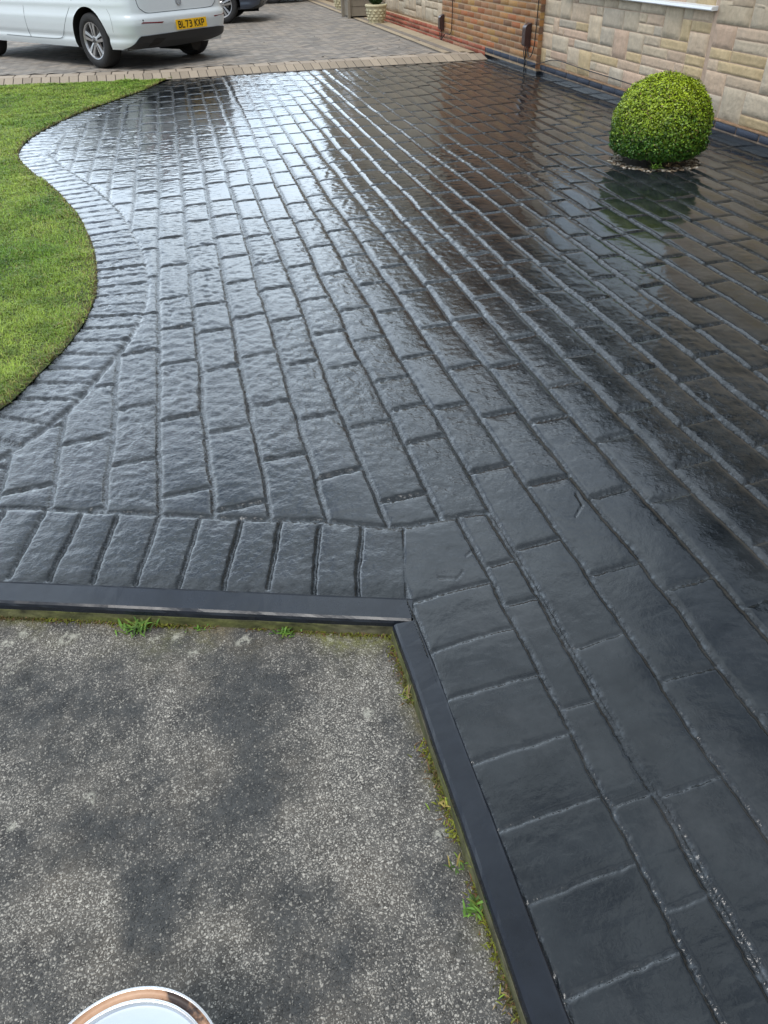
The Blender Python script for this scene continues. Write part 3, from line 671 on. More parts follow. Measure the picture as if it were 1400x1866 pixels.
    for k in range(70):
        x, y = r.uniform(-1.5, 3.9), 11.7+abs(r.gauss(0, 3)); s_ = r.uniform(.006, .02); n = len(V); a = r.uniform(0, 6)
        for t in range(5): V.append((x+s_*math.cos(a+t*1.26)*r.uniform(.5, 1.3), y+s_*math.sin(a+t*1.26)*1.6, PZ+.004+r.uniform(.001, .008)))
        Fc.append(tuple(range(n, n+5)))
    o = mesh('leaf_litter', V, Fc, MAT['soil']); tag(o, 'dark crumbs of leaf litter on the neighbour\'s paving', 'leaf litter', kind='stuff')
build_paving()

# ------------------------------------------------------------------ houses
STONE_TINT = np.array([1.07, 1.02, .94])
def ashlar(y0, y1, z0, z1, xw, uy, uz, seed, pal, parent, name='stone_cladding', gap=.0035, pro=.006, lbl=None):
    r = random.Random(seed); ny, nz = int(round((y1-y0)/uy)), int(round((z1-z0)/uz)); used = np.zeros((ny, nz), bool); V = []; Fc = []; C_ = []
    for j in range(nz):
        for i in range(ny):
            if used[i, j]: continue
            h = r.choice([1, 1, 1, 2, 2, 3]); w = r.choice([1, 2, 2, 3, 3, 4]) if h < 3 else r.choice([2, 2, 3])
            h = min(h, nz-j); w = min(w, ny-i)
            ww = 1
            while ww < w and not used[i+ww, j]: ww += 1
            w = ww
            hh = 1
            while hh < h and not used[i:i+w, j+hh].any(): hh += 1
            h = hh; used[i:i+w, j:j+h] = True
            a, b, c, d = y0+i*uy+gap, y0+(i+w)*uy-gap, z0+j*uz+gap, z0+(j+h)*uz-gap
            p = r.uniform(.45, 1)*pro; e = .0035
            nn = 5; base = len(V); col = (np.array(r.choice(pal))*.65+np.mean(np.array(pal), axis=0)*.35)*r.uniform(.92, 1.08)*STONE_TINT
            us = [0, 0, .25, .5, .75, 1, 1]; n = len(us)
            for s_ in range(n):
                for t in range(n):
                    outer = s_ in (0, n-1) or t in (0, n-1)
                    yy = a+(b-a)*us[s_]; zz = c+(d-c)*us[t]
                    if not outer: yy = min(max(yy, a+e*r.uniform(.5, 1.3)), b-e*r.uniform(.5, 1.3)); zz = min(max(zz, c+e*r.uniform(.5, 1.3)), d-e*r.uniform(.5, 1.3))
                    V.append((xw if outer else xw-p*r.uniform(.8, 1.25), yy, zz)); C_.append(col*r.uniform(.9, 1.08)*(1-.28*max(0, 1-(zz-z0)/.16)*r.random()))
            for s_ in range(n-1):
                for t in range(n-1): q = base+s_*n+t; Fc.append((q, q+1, q+n+1, q+n))
    o = mesh(name, V, np.array(Fc), MAT['stone'], parent, col=np.array(C_))
    if lbl: o['label'] = lbl
    return o
def bricks(y0, y1, z0, z1, xw, parent, pal, name, pitch=.29, course=.072, seed=3, gap=.006, pro=.006, bond=.5):
    r = random.Random(seed); V = []; Fc = []; C_ = []; j = 0; z = z0
    while z < z1-.02:
        y = y0-(pitch*bond if j % 2 else 0)
        while y < y1-.01:
            a, b = max(y, y0), min(y+pitch, y1)
            if b-a > .03:
                n = len(V); p = pro*r.uniform(.6, 1.2); c = (np.array(r.choice(pal))*.6+np.mean(np.array(pal), axis=0)*.4)*r.uniform(.82, 1.16); e = .004
                a_, b_, c_, d_ = a+gap, b-gap, z+gap, min(z+course, z1)-gap
                for yy, zz in ((a_, c_), (b_, c_), (b_, d_), (a_, d_)): V.append((xw, yy, zz)); C_.append(c)
                for yy, zz in ((a_+e, c_+e), (b_-e, c_+e), (b_-e, d_-e), (a_+e, d_-e)): V.append((xw-p, yy, zz)); C_.append(c)
                Fc.append((n+4, n+7, n+6, n+5))
                for k in range(4): l = (k+1) % 4; Fc.append((n+k, n+4+k, n+4+l, n+l))
            y += pitch
        z += course; j += 1
    return mesh(name, V, np.array(Fc), MAT['brick'], parent, col=np.array(C_))
PAL = [(.54, .41, .32), (.57, .46, .36), (.51, .46, .38), (.54, .47, .38), (.58, .50, .39), (.46, .43, .38), (.55, .43, .24), (.56, .40, .32), (.52, .47, .39), (.52, .41, .23), (.57, .44, .35), (.55, .48, .39)]
BPAL = [(.38, .20, .10), (.36, .17, .085), (.40, .24, .125), (.31, .155, .085), (.26, .14, .09), (.40, .19, .07), (.36, .15, .055), (.44, .22, .08), (.26, .14, .08), (.20, .12, .08), (.45, .27, .10), (.40, .12, .05), (.32, .17, .08), (.38, .24, .08)]
BLUE = [(.05, .062, .09), (.06, .07, .095), (.042, .05, .07)]
RED = [(.36, .09, .05), (.40, .12, .07), (.30, .08, .05), (.42, .16, .10)]
PALE = [(.46, .41, .33), (.50, .43, .34), (.48, .40, .31), (.50, .46, .38), (.43, .40, .34)]
def build_house():
    hs = empty('house', (WALL_X, 6, 0)); hs['label'] = 'bungalow with split stone cladding, brick panel and white window beside the black driveway'; hs['category'] = 'house'
    par = lambda o: o
    X = WALL_X
    class P_(object): pass
    # children are built in world coordinates and shifted to the parent's frame
    kids = []
    def k(o): kids.append(o); return o
    WY0, WY1, WZ0, WZ1 = 6.33, 9.05, .875, 2.05      # window opening
    m = MB(); m.box(X, 12, -3, WY0, -.12, 2.62); m.box(X, 12, WY1, 11.45, -.12, 2.62); m.box(X, 12, WY0, WY1, -.12, WZ0); m.box(X, 12, WY0, WY1, WZ1, 2.62); m.box(X+.25, 12, WY0, WY1, WZ0, WZ1)
    m.box(X, 12, 11.45, 13.52, -.12, 2.62)
    k(m.build('wall', MAT['mortar']))
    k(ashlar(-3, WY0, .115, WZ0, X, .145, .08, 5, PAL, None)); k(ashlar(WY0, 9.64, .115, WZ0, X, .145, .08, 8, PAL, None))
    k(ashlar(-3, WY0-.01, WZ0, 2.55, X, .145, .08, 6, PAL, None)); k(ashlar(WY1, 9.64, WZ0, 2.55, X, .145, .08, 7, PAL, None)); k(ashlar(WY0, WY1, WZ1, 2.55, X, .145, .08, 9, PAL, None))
    k(bricks(-3, 9.64, .038, .107, X-.006, None, BLUE, 'brick_plinth', pitch=.29, course=.07, pro=.010, gap=.009, seed=2))
    m = MB(); m.box(X-.012, X, -3, 9.64, .105, .117); k(m.build('mortar_band', M('orange_mortar', (.42, .25, .14), .9, var=(20, .3), bump=(60, .6, .01))))
    m = MB(); m.box(X-.02, X, -3, 9.60, -.1, .034, 0); m.box(X-.07, X, 9.60, 11.42, -.1, .034, 0)
    k(m.build('painted_footing', MAT['kerb']))
    # projecting brick panel
    BX = X-.055
    m = MB(); m.box(BX, X-.0005, 9.66, 13.5, .0, 2.62); k(m.build('panel_backing', MAT['mortar_pale']))
    k(bricks(9.66, 13.5, .125, 2.6, BX, None, BPAL, 'brick_panel', seed=11, gap=.007, pro=.005))
    k(bricks(9.66, 11.45, .048, .122, BX, None, BLUE, 'brick_plinth', pitch=.29, course=.074, pro=.008, gap=.009, seed=4))
    k(bricks(11.45, 13.5, .0, .122, BX, None, RED[:1]+RED[2:]+[(.42, .24, .15)], 'brick_plinth', pitch=.29, course=.061, seed=6))
    # brick return facing down the drive, its shade put into the brick colour
    m = MB(); r = random.Random(3); z = .05
    while z < 2.6:
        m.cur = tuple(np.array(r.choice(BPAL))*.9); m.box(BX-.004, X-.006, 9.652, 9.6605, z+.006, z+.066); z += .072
    k(m.build('brick_return', MAT['brick'], col=True))
    # window
    wf = MB()
    t = .06
    for (a, b, c, d) in ((WY0, WY1, WZ0, WZ0+t), (WY0, WY1, WZ1-t, WZ1), (WY0, WY0+t, WZ0+t, WZ1-t), (WY1-t, WY1, WZ0+t, WZ1-t), (WY0+.86, WY0+.93, WZ0+t, WZ1-t), (WY0+1.78, WY0+1.85, WZ0+t, WZ1-t)): wf.box(X+.03, X+.09, a, b, c, d)
    w = k(wf.build('window', MAT['upvc'])); w['label'] = 'white framed window seen from its sill'
    s = MB(); s.prism([(X-.055, WZ0-.038), (X-.062, WZ0-.03), (X-.055, WZ0-.012), (X+.03, WZ0), (X+.03, WZ0-.035)], lambda p: (p[0], WY0-.035, p[1]), lambda p: (p[0], WY1+.035, p[1]))
    so_ = s.build('sill', MAT['upvc'], w)
    g = MB(); g.box(X+.055, X+.062, WY0+t, WY1-t, WZ0+t, WZ1-t); g.build('glass', MAT['glass'], w)
    c = MB(); c.box(X-.055, X+.03, WY0-.041, WY0-.0352, WZ0-.040, WZ0+.0); 
    fr = MB(); fr.box(X+.0, X+.028, WY0-.0, WY0+.05, WZ0+.001, WZ1); fr.build('frame', MAT['upvc'], w)
    # roof, soffit and gutter
    m = MB(); m.prism([(X-.42, 2.66), (X-.42, 2.72), (8.2, 4.6), (12.6, 2.72), (12.6, 2.66)], lambda p: (p[0], -3.2, p[1]), lambda p: (p[0], 13.52, p[1])); k(m.build('roof', MAT['roof']))
    m = MB(); m.box(X-.40, X-.001, -3.1, 13.5, 2.60, 2.655); k(m.build('soffit', MAT['soffit']))
    m = MB(); m.lathe([(.055, -3.2), (.055, 13.52)], (X-.47, 0, 2.66), 12, 'y'); k(m.build('gutter', MAT['soffit'], smooth=True))
    for o in kids:
        o.parent = hs
        o.data.transform(Matrix.Translation((-WALL_X, -6, 0)))
        for ch in o.children: ch.data.transform(Matrix.Translation((-WALL_X, -6, 0)))
    return hs
build_house()
def build_neighbour():
    hs = empty('house', (WALL_X, 18, 0)); hs['label'] = "neighbour's house with pale stone cladding over a red brick plinth, behind the cream pots"; hs['category'] = 'house'
    kids = []; k = lambda o: (kids.append(o), o)[1]; X = WALL_X
    m = MB(); m.box(X, 12, 13.53, 21.2, -.12, 5.2); m.box(X, 12, 22.4, 26.2, -.12, 5.2); m.box(X, 12, 21.2, 22.4, 2.1, 5.2); m.box(X+.5, 12, 21.2, 22.4, -.12, 2.1)
    k(m.build('wall', MAT['mortar_pale']))
    k(ashlar(13.53, 21.1, .20, 5.0, X-.004, .12, .1, 15, PALE, None, pro=.012)); k(ashlar(22.5, 26.1, .20, 5.0, X-.004, .12, .1, 16, PALE, None, pro=.012))
    m = MB(); m.box(X-.045, X-.002, 13.53, 21.15, -.1, .185); k(m.build('plinth_backing', MAT['mortar_pale']))
    k(bricks(13.53, 21.15, -.02, .185, X-.045, None, RED, 'brick_plinth', pitch=.29, course=.069, seed=21))
    m = MB(); m.box(X-.05, X+.02, 21.15, 21.22, .0, 2.1); m.box(X-.05, X+.02, 22.38, 22.45, .0, 2.1); m.box(X-.05, X+.02, 21.15, 22.45, 2.1, 2.17); m.box(X-.06, X+.05, 21.22, 22.38, .0, .1)
    fr = k(m.build('door_frame', MAT['upvc']))
    m = MB(); m.box(X+.03, X+.08, 21.22, 22.38, .1, 2.1); k(m.build('door', MAT['upvc']))
    m = MB(); m.prism([(X-.4, 5.2), (8.2, 7.6), (12.4, 5.2)], lambda p: (p[0], 13.6, p[1]), lambda p: (p[0], 26.3, p[1])); k(m.build('roof', MAT['roof']))
    for o in kids: o.parent = hs; o.data.transform(Matrix.Translation((-WALL_X, -18, 0)))
build_neighbour()

def cable_box(loc, w, h, d, label, cables):
    t = empty('cable_box', loc); tag(t, label, 'cable box', 'brown cable boxes on the brick panel')
    m = MB(); n = 10; prof = [(0, -h/2), (-d*.75, -h/2), (-d, -h/2+.02)]+[(-d+.0, h/2-.05)]+[(-d*(math.cos(a)), h/2-.05+.05*math.sin(a)) for a in np.linspace(.25, 1.45, 6)]+[(0, h/2)]
    m.prism(prof, lambda p: (p[0], -w/2, p[1]), lambda p: (p[0], w/2, p[1])); m.build('cover', MAT['brown_plastic'], t)
    m = MB(); m.box(-.012, -.001, -w/2-.006, w/2+.006, -h/2-.006, h/2+.004); m.build('back_plate', MAT['brown_plastic'], t)
    for pts, r_, mt in cables:
        m = MB(); P = catmull(pts, 6); m.tube([tuple(p) for p in P], r_, 6); m.build('cable', MAT[mt], t, smooth=True)
bx = WALL_X-.063
cable_box((bx, 9.92, .385), .10, .235, .075, 'larger brown plastic cable box at the right edge of the brick panel',
          [([(-.02, .02, -.11), (-.022, .02, -.20), (-.02, .03, -.26), (-.02, .035, -.385)], .008, 'black_rubber'),
           ([(-.02, -.03, -.11), (-.02, -.05, -.19), (-.02, -.12, -.22), (-.02, -.2, -.14), (-.02, -.24, .1), (-.02, -.25, 1.2)], .006, 'black_rubber'),
           ([(-.03, .04, -.11), (-.03, .06, -.2), (-.03, -.05, -.30), (-.0, -.24, -.29), (.035, -.4, -.25), (.035, -.75, -.19), (.032, -1.5, -.195), (.032, -2.3, -.20), (.03, -3.0, -.21), (.03, -3.6, -.225)], .005, 'black_rubber')])
cable_box((bx, 13.42, .27), .09, .20, .07, 'smaller brown plastic cable box where brick meets pale stone cladding',
          [([(-.02, 0, -.1), (-.02, 0, -.22), (-.02, .0, -.29)], .007, 'brown_cable'),
           ([(-.02, .02, -.1), (-.02, .1, -.16), (-.02, .05, -.24), (-.02, -.12, -.17), (-.02, -.2, -.14), (-.02, -.42, -.13), (-.02, -.5, -.05), (-.02, -.52, .3), (-.02, -.52, 1.6)], .007, 'brown_cable')])

# ------------------------------------------------------------------ cars
def build_car(loc, heading, paint, label, group, plate=None, full=True, hubs='alloy', redlamp=False):
    car = empty('parked_car', loc, heading)             # local: -x is the car's right, +x left?  (x = across, y = forward)
    tag(car, label, 'car', group)
    # local frame: x to the RIGHT of the car, y forward, z up.  a(left) = -x
    zs = [.235, .26, .30, .34, .40, .46, .52, .58, .64, .70, .76, .82, .88, .93, .96, 1.02, 1.12, 1.22, 1.32, 1.40, 1.45, 1.48]
    zk = [.22, .30, .50, .575, .605, .70, .82, .93, .97, 1.2, 1.40, 1.49]
    wv = [.870, .895, .912, .912, .906, .893, .885, .868, .835, .73, .61, .45]
    rv = [-.715, -.775, -.825, -.822, -.788, -.780, -.768, -.735, -.700, -.50, -.22, .05]
    fv = [3.50, 3.58, 3.62, 3.61, 3.58, 3.40, 3.15, 2.55, 2.28, 1.80, 1.25, .7]
    wz = lambda z: float(np.interp(z, zk, wv)); rz = lambda z: float(np.interp(z, zk, rv)); fz = lambda z: float(np.interp(z, zk, fv))
    EX = 9.5
    def side_x(b, z):
        w, r, f = wz(z), rz(z), fz(z); m_, h_ = (r+f)/2, (f-r)/2; q = min(abs((b-m_)/h_), 1)
        return w*(1-q**EX)**(1/EX)
    def rear_y(a, z):
        w, r, f = wz(z), rz(z), fz(z); m_, h_ = (r+f)/2, (f-r)/2; q = min(abs(a/w), 1)
        return m_-h_*(1-q**EX)**(1/EX)
    # relative outline
    rel = []
    bs = np.linspace(.90, -.90, 170)
    for b in bs: rel.append((-(1-abs(b)**EX)**(1/EX), b))
    q0 = (1-.90**EX)**(1/EX)
    th = [q0*math.cos(t) for t in np.linspace(0, pi, 46)][1:-1]
    for a in th: rel.append((-a, -(1-abs(a)**EX)**(1/EX)))
    for b in bs[::-1]: rel.append(((1-abs(b)**EX)**(1/EX), b))
    for a in th: rel.append((a, (1-abs(a)**EX)**(1/EX)))
    n = len(rel); V = []
    zs2 = []
    for a, b in zip(zs[:-1], zs[1:]):
        k = max(1, int((b-a)/.02)) if a < .8 else 1
        zs2 += list(np.linspace(a, b, k, endpoint=False))
    zs2.append(zs[-1])
    for z in zs2:
        w, r, f = wz(z), rz(z), fz(z); m_, h_ = (r+f)/2, (f-r)/2
        sh = -.012*math.exp(-((z-.36)/.03)**2)+.006*math.exp(-((z-.72)/.03)**2)
        for a, b in rel: V.append((a*(w+sh*(abs(a) > .8)), m_+b*h_, z))
    V = np.array(V); Fc = []
    AR = .378; AC = [(0, .318), (2.84, .318)]
    def circ(p): return min(math.hypot(p[1]-c[0], p[2]-c[1])-AR for c in AC)
    inn = np.array([circ(p) < 0 and abs(p[0]) > .7 for p in V])
    newV = V.copy()
    for i in np.where(inn)[0]:
        p = V[i]; c = min(AC, key=lambda c: math.hypot(p[1]-c[0], p[2]-c[1])); d = math.hypot(p[1]-c[0], p[2]-c[1])
        if d > AR-.035: s_ = AR/d; newV[i, 1] = c[0]+(p[1]-c[0])*s_; newV[i, 2] = c[1]+(p[2]-c[1])*s_
    deep = np.array([circ(p) < -.035 and abs(p[0]) > .7 for p in V])
    glass_f = []; body_f = []
    for k in range(len(zs2)-1):
        for i in range(n):
            j = (i+1) % n; q = (k*n+i, k*n+j, k*n+n+j, k*n+n+i)
            if sum(inn[list(q)]) == 4 or deep[list(q)].any(): continue
            z = zs2[k]; bb = rel[i][1]
            pillar = (abs(rel[i][0]) > .9) and any(abs(V[q[0]][1]-pp) < .05 for pp in (1.45, .25))
            if .955 <= z < 1.36 and not pillar: glass_f.append(q)
            else: body_f.append(q)
    top = tuple((len(zs2)-1)*n+i for i in range(n))
    body = mesh('body', newV, body_f+[top], paint, car, smooth=True)
    mesh('windows', newV, glass_f, MAT['carglass'], car, smooth=True)
    # rolled arch lips and liners
    for c in AC:
        for sgn in (-1, 1):
            m = MB(); nn = 40; vs = []; fs = []
            for t in range(nn+1):
                a = -.24+(pi+.48)*t/nn; y, z = c[0]+AR*math.cos(a), c[1]+AR*math.sin(a); z = max(z, .20)
                xx = side_x(y, max(z, .235))
                vs += [(sgn*(xx-.001), y, z), (sgn*.45, y, z)]
            for t in range(nn): fs.append((2*t, 2*t+1, 2*t+3, 2*t+2))
            m.add(vs, fs); m.build('wheel_arch_liner', MAT['dark_metal'], car)
    m = MB(); m.box(-.80, .80, -.62, 3.3, .225, .26); m.box(-.46, .46, -.5, 3.1, .26, .7); m.box(-.62, .62, .44, 2.2, .26, .6); m.tube([(.35, -.6, .21), (.35, .2, .2)], .09, 10); m.build('underbody', MAT['dark_metal'], car)
    # wheels
    def wheel(x, y):
        s = -1 if x < 0 else 1
        w = empty('wheel', (x, y, .316)); w.parent = car
        m = MB(); m.lathe([(.20, -s*.10), (.285, -s*.11), (.308, -s*.095), (.316, -s*.05), (.316, s*.05), (.308, s*.092), (.292, s*.106), (.25, s*.112), (.215, s*.104), (.208, s*.085)], (0, 0, 0), 56, 'x', cap=False); m.build('tyre', MAT['tyre'], w, smooth=True)
        m = MB(); X0 = s*.088
        prof = [(.208, s*.03), (.214, s*.090), (.210, s*.104), (.200, s*.100), (.192, s*.080), (.188, s*.0), (.186, -s*.08)]
        m.lathe(prof, (0, 0, 0), 56, 'x', cap=False)
        for k in range(5):                      # five double spokes
            a = 2*pi*k/5+.35
            for off in (-1, 1):
                def pt(r, u, xx): return (xx, r*math.cos(a)-u*math.sin(a), r*math.sin(a)+u*math.cos(a))
                r0, r1 = .045, .196; u0, u1 = off*.008, off*.014; v0, v1 = off*.030, off*.056
                q = [pt(r0, u0, s*.086), pt(r1, u1, s*.094), pt(r1, v1, s*.090), pt(r0, v0, s*.082)]
                q2 = [pt(r0, u0, s*.055), pt(r1, u1, s*.060), pt(r1, v1, s*.055), pt(r0, v0, s*.05)]
                m.add(q+q2, [(0, 1, 2, 3), (0, 4, 5, 1), (1, 5, 6, 2), (2, 6, 7, 3), (3, 7, 4, 0)])
        m.lathe([(.062, s*.04), (.060, s*.080), (.045, s*.090), (.001, s*.090)], (0, 0, 0), 24, 'x', cap=False)
        m.build('rim', MAT['alloy'], w)
        m = MB(); m.lathe([(.135, 0), (.135, s*.012), (.001, s*.012)], (0, 0, 0), 32, 'x', cap=False); m.build('brake_disc', MAT['disc'], w)
        m = MB(); m.lathe([(.19, -s*.02), (.001, -s*.02)], (0, 0, 0), 32, 'x', cap=False)
        for k in range(5):
            a = 2*pi*k/5+.35+pi/5; m.lathe([(.0085, s*.080), (.0085, s*.0915), (.001, s*.0915)], (0, .036*math.cos(a), .036*math.sin(a)), 8, 'x', cap=False)
        m.build('wheel_back', MAT['dark_metal'], w)
        if plate:   # ring emblem with two stacked chevrons on the hub cap
            m = MB(); m.lathe([(.024, s*.0905), (.024, s*.092), (.0205, s*.092), (.0205, s*.0905)], (0, 0, 0), 24, 'x', cap=False)
            for pts in ([(-.013, .015), (-.005, -.001), (0, .009), (.005, -.001), (.013, .015)], [(-.019, .006), (-.008, -.019), (0, -.002), (.008, -.019), (.019, .006)]):
                m.tube([(s*.0915, -s*px_, pz_) for px_, pz_ in pts], .0014, 5)
            m.build('hub_emblem', MAT['dark_metal'], w)
    for x, y in ((-.77, 0), (.77, 0), (-.77, 2.84), (.77, 2.84)): wheel(x, y)
    # seams: doors on both sides
    def seam(pts, name, r_=.0028):
        for sgn in (-1, 1):
            m = MB(); P = catmull(pts, 6); m.tube([(sgn*(side_x(b, z)+.0002), b, z) for b, z in P], r_, 5); m.build(name, MAT['seam'], car)
    if full:
        seam([(.10, 1.0), (.18, .88), (.273, .761), (.431, .59), (.56, .445), (.62, .375), (.68, .335), (.80, .318), (1.1, .314), (1.557, .314), (2.1, .318)], 'door_gap')
        seam([(1.40, 1.0), (1.447, .743), (1.475, .469), (1.478, .377), (1.455, .316)], 'door_gap')
        seam([(-.10, .93), (-.30, .80), (-.45, .66), (-.50, .55), (-.49, .43)], 'bumper_gap', .0018)
    def rear_shape(poly, off, thick, name, mat, both=False, parent=car, sub=10):
        # poly in (a_left, z); filled grid following the rear surface
        P = np.array(poly); z0, z1 = P[:, 1].min(), P[:, 1].max()
        m = MB(); NA, NZ = 64, max(2, int((z1-z0)/.012))
        def span(z):
            xs = []
            for (a0, b0), (a1, b1) in zip(poly, poly[1:]+poly[:1]):
                if (b0 <= z < b1) or (b1 <= z < b0): xs.append(a0+(a1-a0)*(z-b0)/(b1-b0))
            return (min(xs), max(xs)) if xs else None
        rows = []
        for k in range(NZ+1):
            z = z0+1e-5+(z1-z0-2e-5)*k/NZ; sp = span(z)
            rows.append([( -(sp[0]+(sp[1]-sp[0])*i/NA), z) for i in range(NA+1)])
        vs = []; fs = []
        for r_ in rows:
            for (xx, z) in r_: vs.append((xx*1.0, rear_y(-xx, z)-off, z))
        for k in range(NZ):
            for i in range(NA): q = k*(NA+1)+i; fs.append((q, q+1, q+NA+2, q+NA+1))
        b0 = len(vs); ring = [i for i in range(NA+1)]+[k*(NA+1)+NA for k in range(1, NZ+1)]+[NZ*(NA+1)+i for i in range(NA-1, -1, -1)]+[k*(NA+1) for k in range(NZ-1, 0, -1)]
        for i in ring: v = vs[i]; vs.append((v[0], v[1]+thick, v[2]))
        for q in range(len(ring)): q2 = (q+1) % len(ring); fs.append((ring[q], ring[q2], b0+q2, b0+q))
        m.add(vs, fs); return m.build(name, mat, parent)
    trim = rear_shape([(.835, .232), (.79, .27), (.70, .37), (.66, .389), (.30, .378), (.24, .345), (-.14, .345), (-.56, .372), (-.62, .392), (-.83, .385), (-.83, .355), (-.70, .285), (-.46, .24), (.1, .225)], .012, .04, 'bumper_trim', MAT['trim'])
    rear_shape([(.58, .255), (.50, .33), (.46, .345), (.30, .335), (.36, .30), (.44, .262)], .016, .01, 'trim_recess', MAT['dark_metal'], parent=trim)
    rear_shape([(.688, .505), (.64, .53), (.296, .527), (.345, .500)], .004, .008, 'reflector', MAT['red_lens'])
    rear_shape([(-.56, .505), (-.54, .527), (-.78, .535), (-.80, .515)], .004, .008, 'reflector', MAT['red_lens'])
    # tailgate gap, bumper crease, tail lamps
    def rear_line(pts, name, r_, mat):
        m = MB(); P = catmull(pts, 6); m.tube([(-a, rear_y(a, z)-.0002, z) for a, z in P], r_, 5); return m.build(name, mat, car)
    rear_line([(.66, .95), (.65, .80), (.64, .70), (.60, .655), (.51, .618), (.25, .616), (-.0, .616), (-.50, .618), (-.60, .645), (-.66, .70), (-.68, .80), (-.69, .95)], 'tailgate_gap', .004, MAT['seam'])
    for sg in (1, -1): rear_shape([(sg*.42, .80), (sg*.42, .88), (sg*.82, .92), (sg*.80, .82)], .006, .012, 'tail_lamp', MAT['red_lamp'])
    if redlamp: rear_shape([(.42, .50), (.42, .56), (.62, .56), (.62, .50)], .006, .012, 'reflector', MAT['red_lamp'])
    for sg in (1, -1):
        m = MB(); m.box(min(sg*.45, sg*.80), max(sg*.45, sg*.80), 3.30, 3.40, .64, .74, .02); m.build('headlight', MAT['carglass'], car)
    if plate:
        pc = -.135; pz = .462; yy = rear_y(pc, pz)-.014
        pl = empty('number_plate', (-pc, yy, pz)); pl.parent = car; pl.rotation_euler = (math.radians(-3), 0, 0)
        m = MB(); m.box(-.262, .262, -.002, .004, -.055, .055, 0); m.build('plate_face', MAT['plate'], pl)
        # stroke lettering, six-unit glyph grid  (w,h)=(.05,.079)
        GL = {'B': [[(0, 0), (0, 1), (.62, 1), (.92, .88), (.92, .66), (.62, .54), (0, .54)], [(.62, .54), (1, .40), (1, .14), (.68, 0), (0, 0)]], 'L': [[(0, 1), (0, 0), (.95, 0)]],
              '7': [[(0, 1), (1, 1), (.42, 0)]], '3': [[(.05, 1), (.70, 1), (.97, .86), (.97, .66), (.66, .54), (.3, .54)], [(.66, .54), (1, .40), (1, .14), (.70, 0), (.02, 0)]],
              'K': [[(0, 0), (0, 1)], [(1, 1), (.05, .42)], [(.3, .56), (1, 0)]], 'X': [[(0, 0), (1, 1)], [(0, 1), (1, 0)]], 'P': [[(0, 0), (0, 1), (.66, 1), (1, .87), (1, .6), (.66, .46), (0, .46)]]}
        m = MB(); gw, gh, st, r_ = .038, .067, .0605, .0062; xx = -.222
        for ch in 'BL73 KXP':
            if ch == ' ': xx += .033; continue
            for st_ in GL[ch]:
                for (a0, b0), (a1, b1) in zip(st_[:-1], st_[1:]):
                    p0 = np.array([xx+a0*gw, -gh/2+b0*gh]); p1 = np.array([xx+a1*gw, -gh/2+b1*gh]); d = (p1-p0)/np.linalg.norm(p1-p0); nrm = np.array([-d[1], d[0]])*r_
                    p0 = p0-d*r_*.85; p1 = p1+d*r_*.85; q = [p0-nrm, p1-nrm, p1+nrm, p0+nrm]
                    m.add([(u[0], -.0038, u[1]) for u in q]+[(u[0], -.001, u[1]) for u in q], [(0, 1, 2, 3), (0, 4, 5, 1), (1, 5, 6, 2), (2, 6, 7, 3), (3, 7, 4, 0)])
            xx += st
        m.build('lettering', MAT['plate_ink'], pl)
        # emblem on the tailgate
        m = MB(); m.lathe([(.045, 0), (.045, .006), (.038, .006), (.038, 0)], (.0, rear_y(0, .72)-.012, .715), 28, 'y', cap=False); yy2 = rear_y(0, .72)-.012
        for pts in ([(-.024, .028), (-.009, 0), (0, .016), (.009, 0), (.024, .028)], [(-.035, .012), (-.015, -.034), (0, -.004), (.015, -.034), (.035, .012)]):
            m.tube([(px_, yy2, .715+pz_) for px_, pz_ in pts], .003, 5)
        m.build('tailgate_emblem', MAT['alloy'], car)
        m = MB(); m.lathe([(.009, 0), (.009, -.003), (.001, -.003)], (-.634, rear_y(.634, .549)-.001, .549), 12, 'y', cap=False); m.build('parking_sensor', MAT['seam'], car)
    return car
HD = math.radians(38.5)
build_car((-.349, 12.693, PZ), HD, MAT['paint'], 'white hatchback with yellow rear plate parked beyond the lawn corner', 'parked cars', plate=True)
# the second one's left rear tyre stands at (1.165, 18.0)
def place(tyre, hd): return (tyre[0]+.87*math.cos(hd), tyre[1]+.87*math.sin(hd), PZ)
build_car(place((1.03, 18.0), math.radians(78)), math.radians(78), MAT['paint_dark'], 'dark slate blue car with a red bumper lamp, behind the white hatchback', 'parked cars', redlamp=True)
build_car(place((2.66, 23.15), math.radians(84)), math.radians(84), MAT['paint_black'], 'black car farthest back, only its rear wheel and sill in view', 'parked cars')

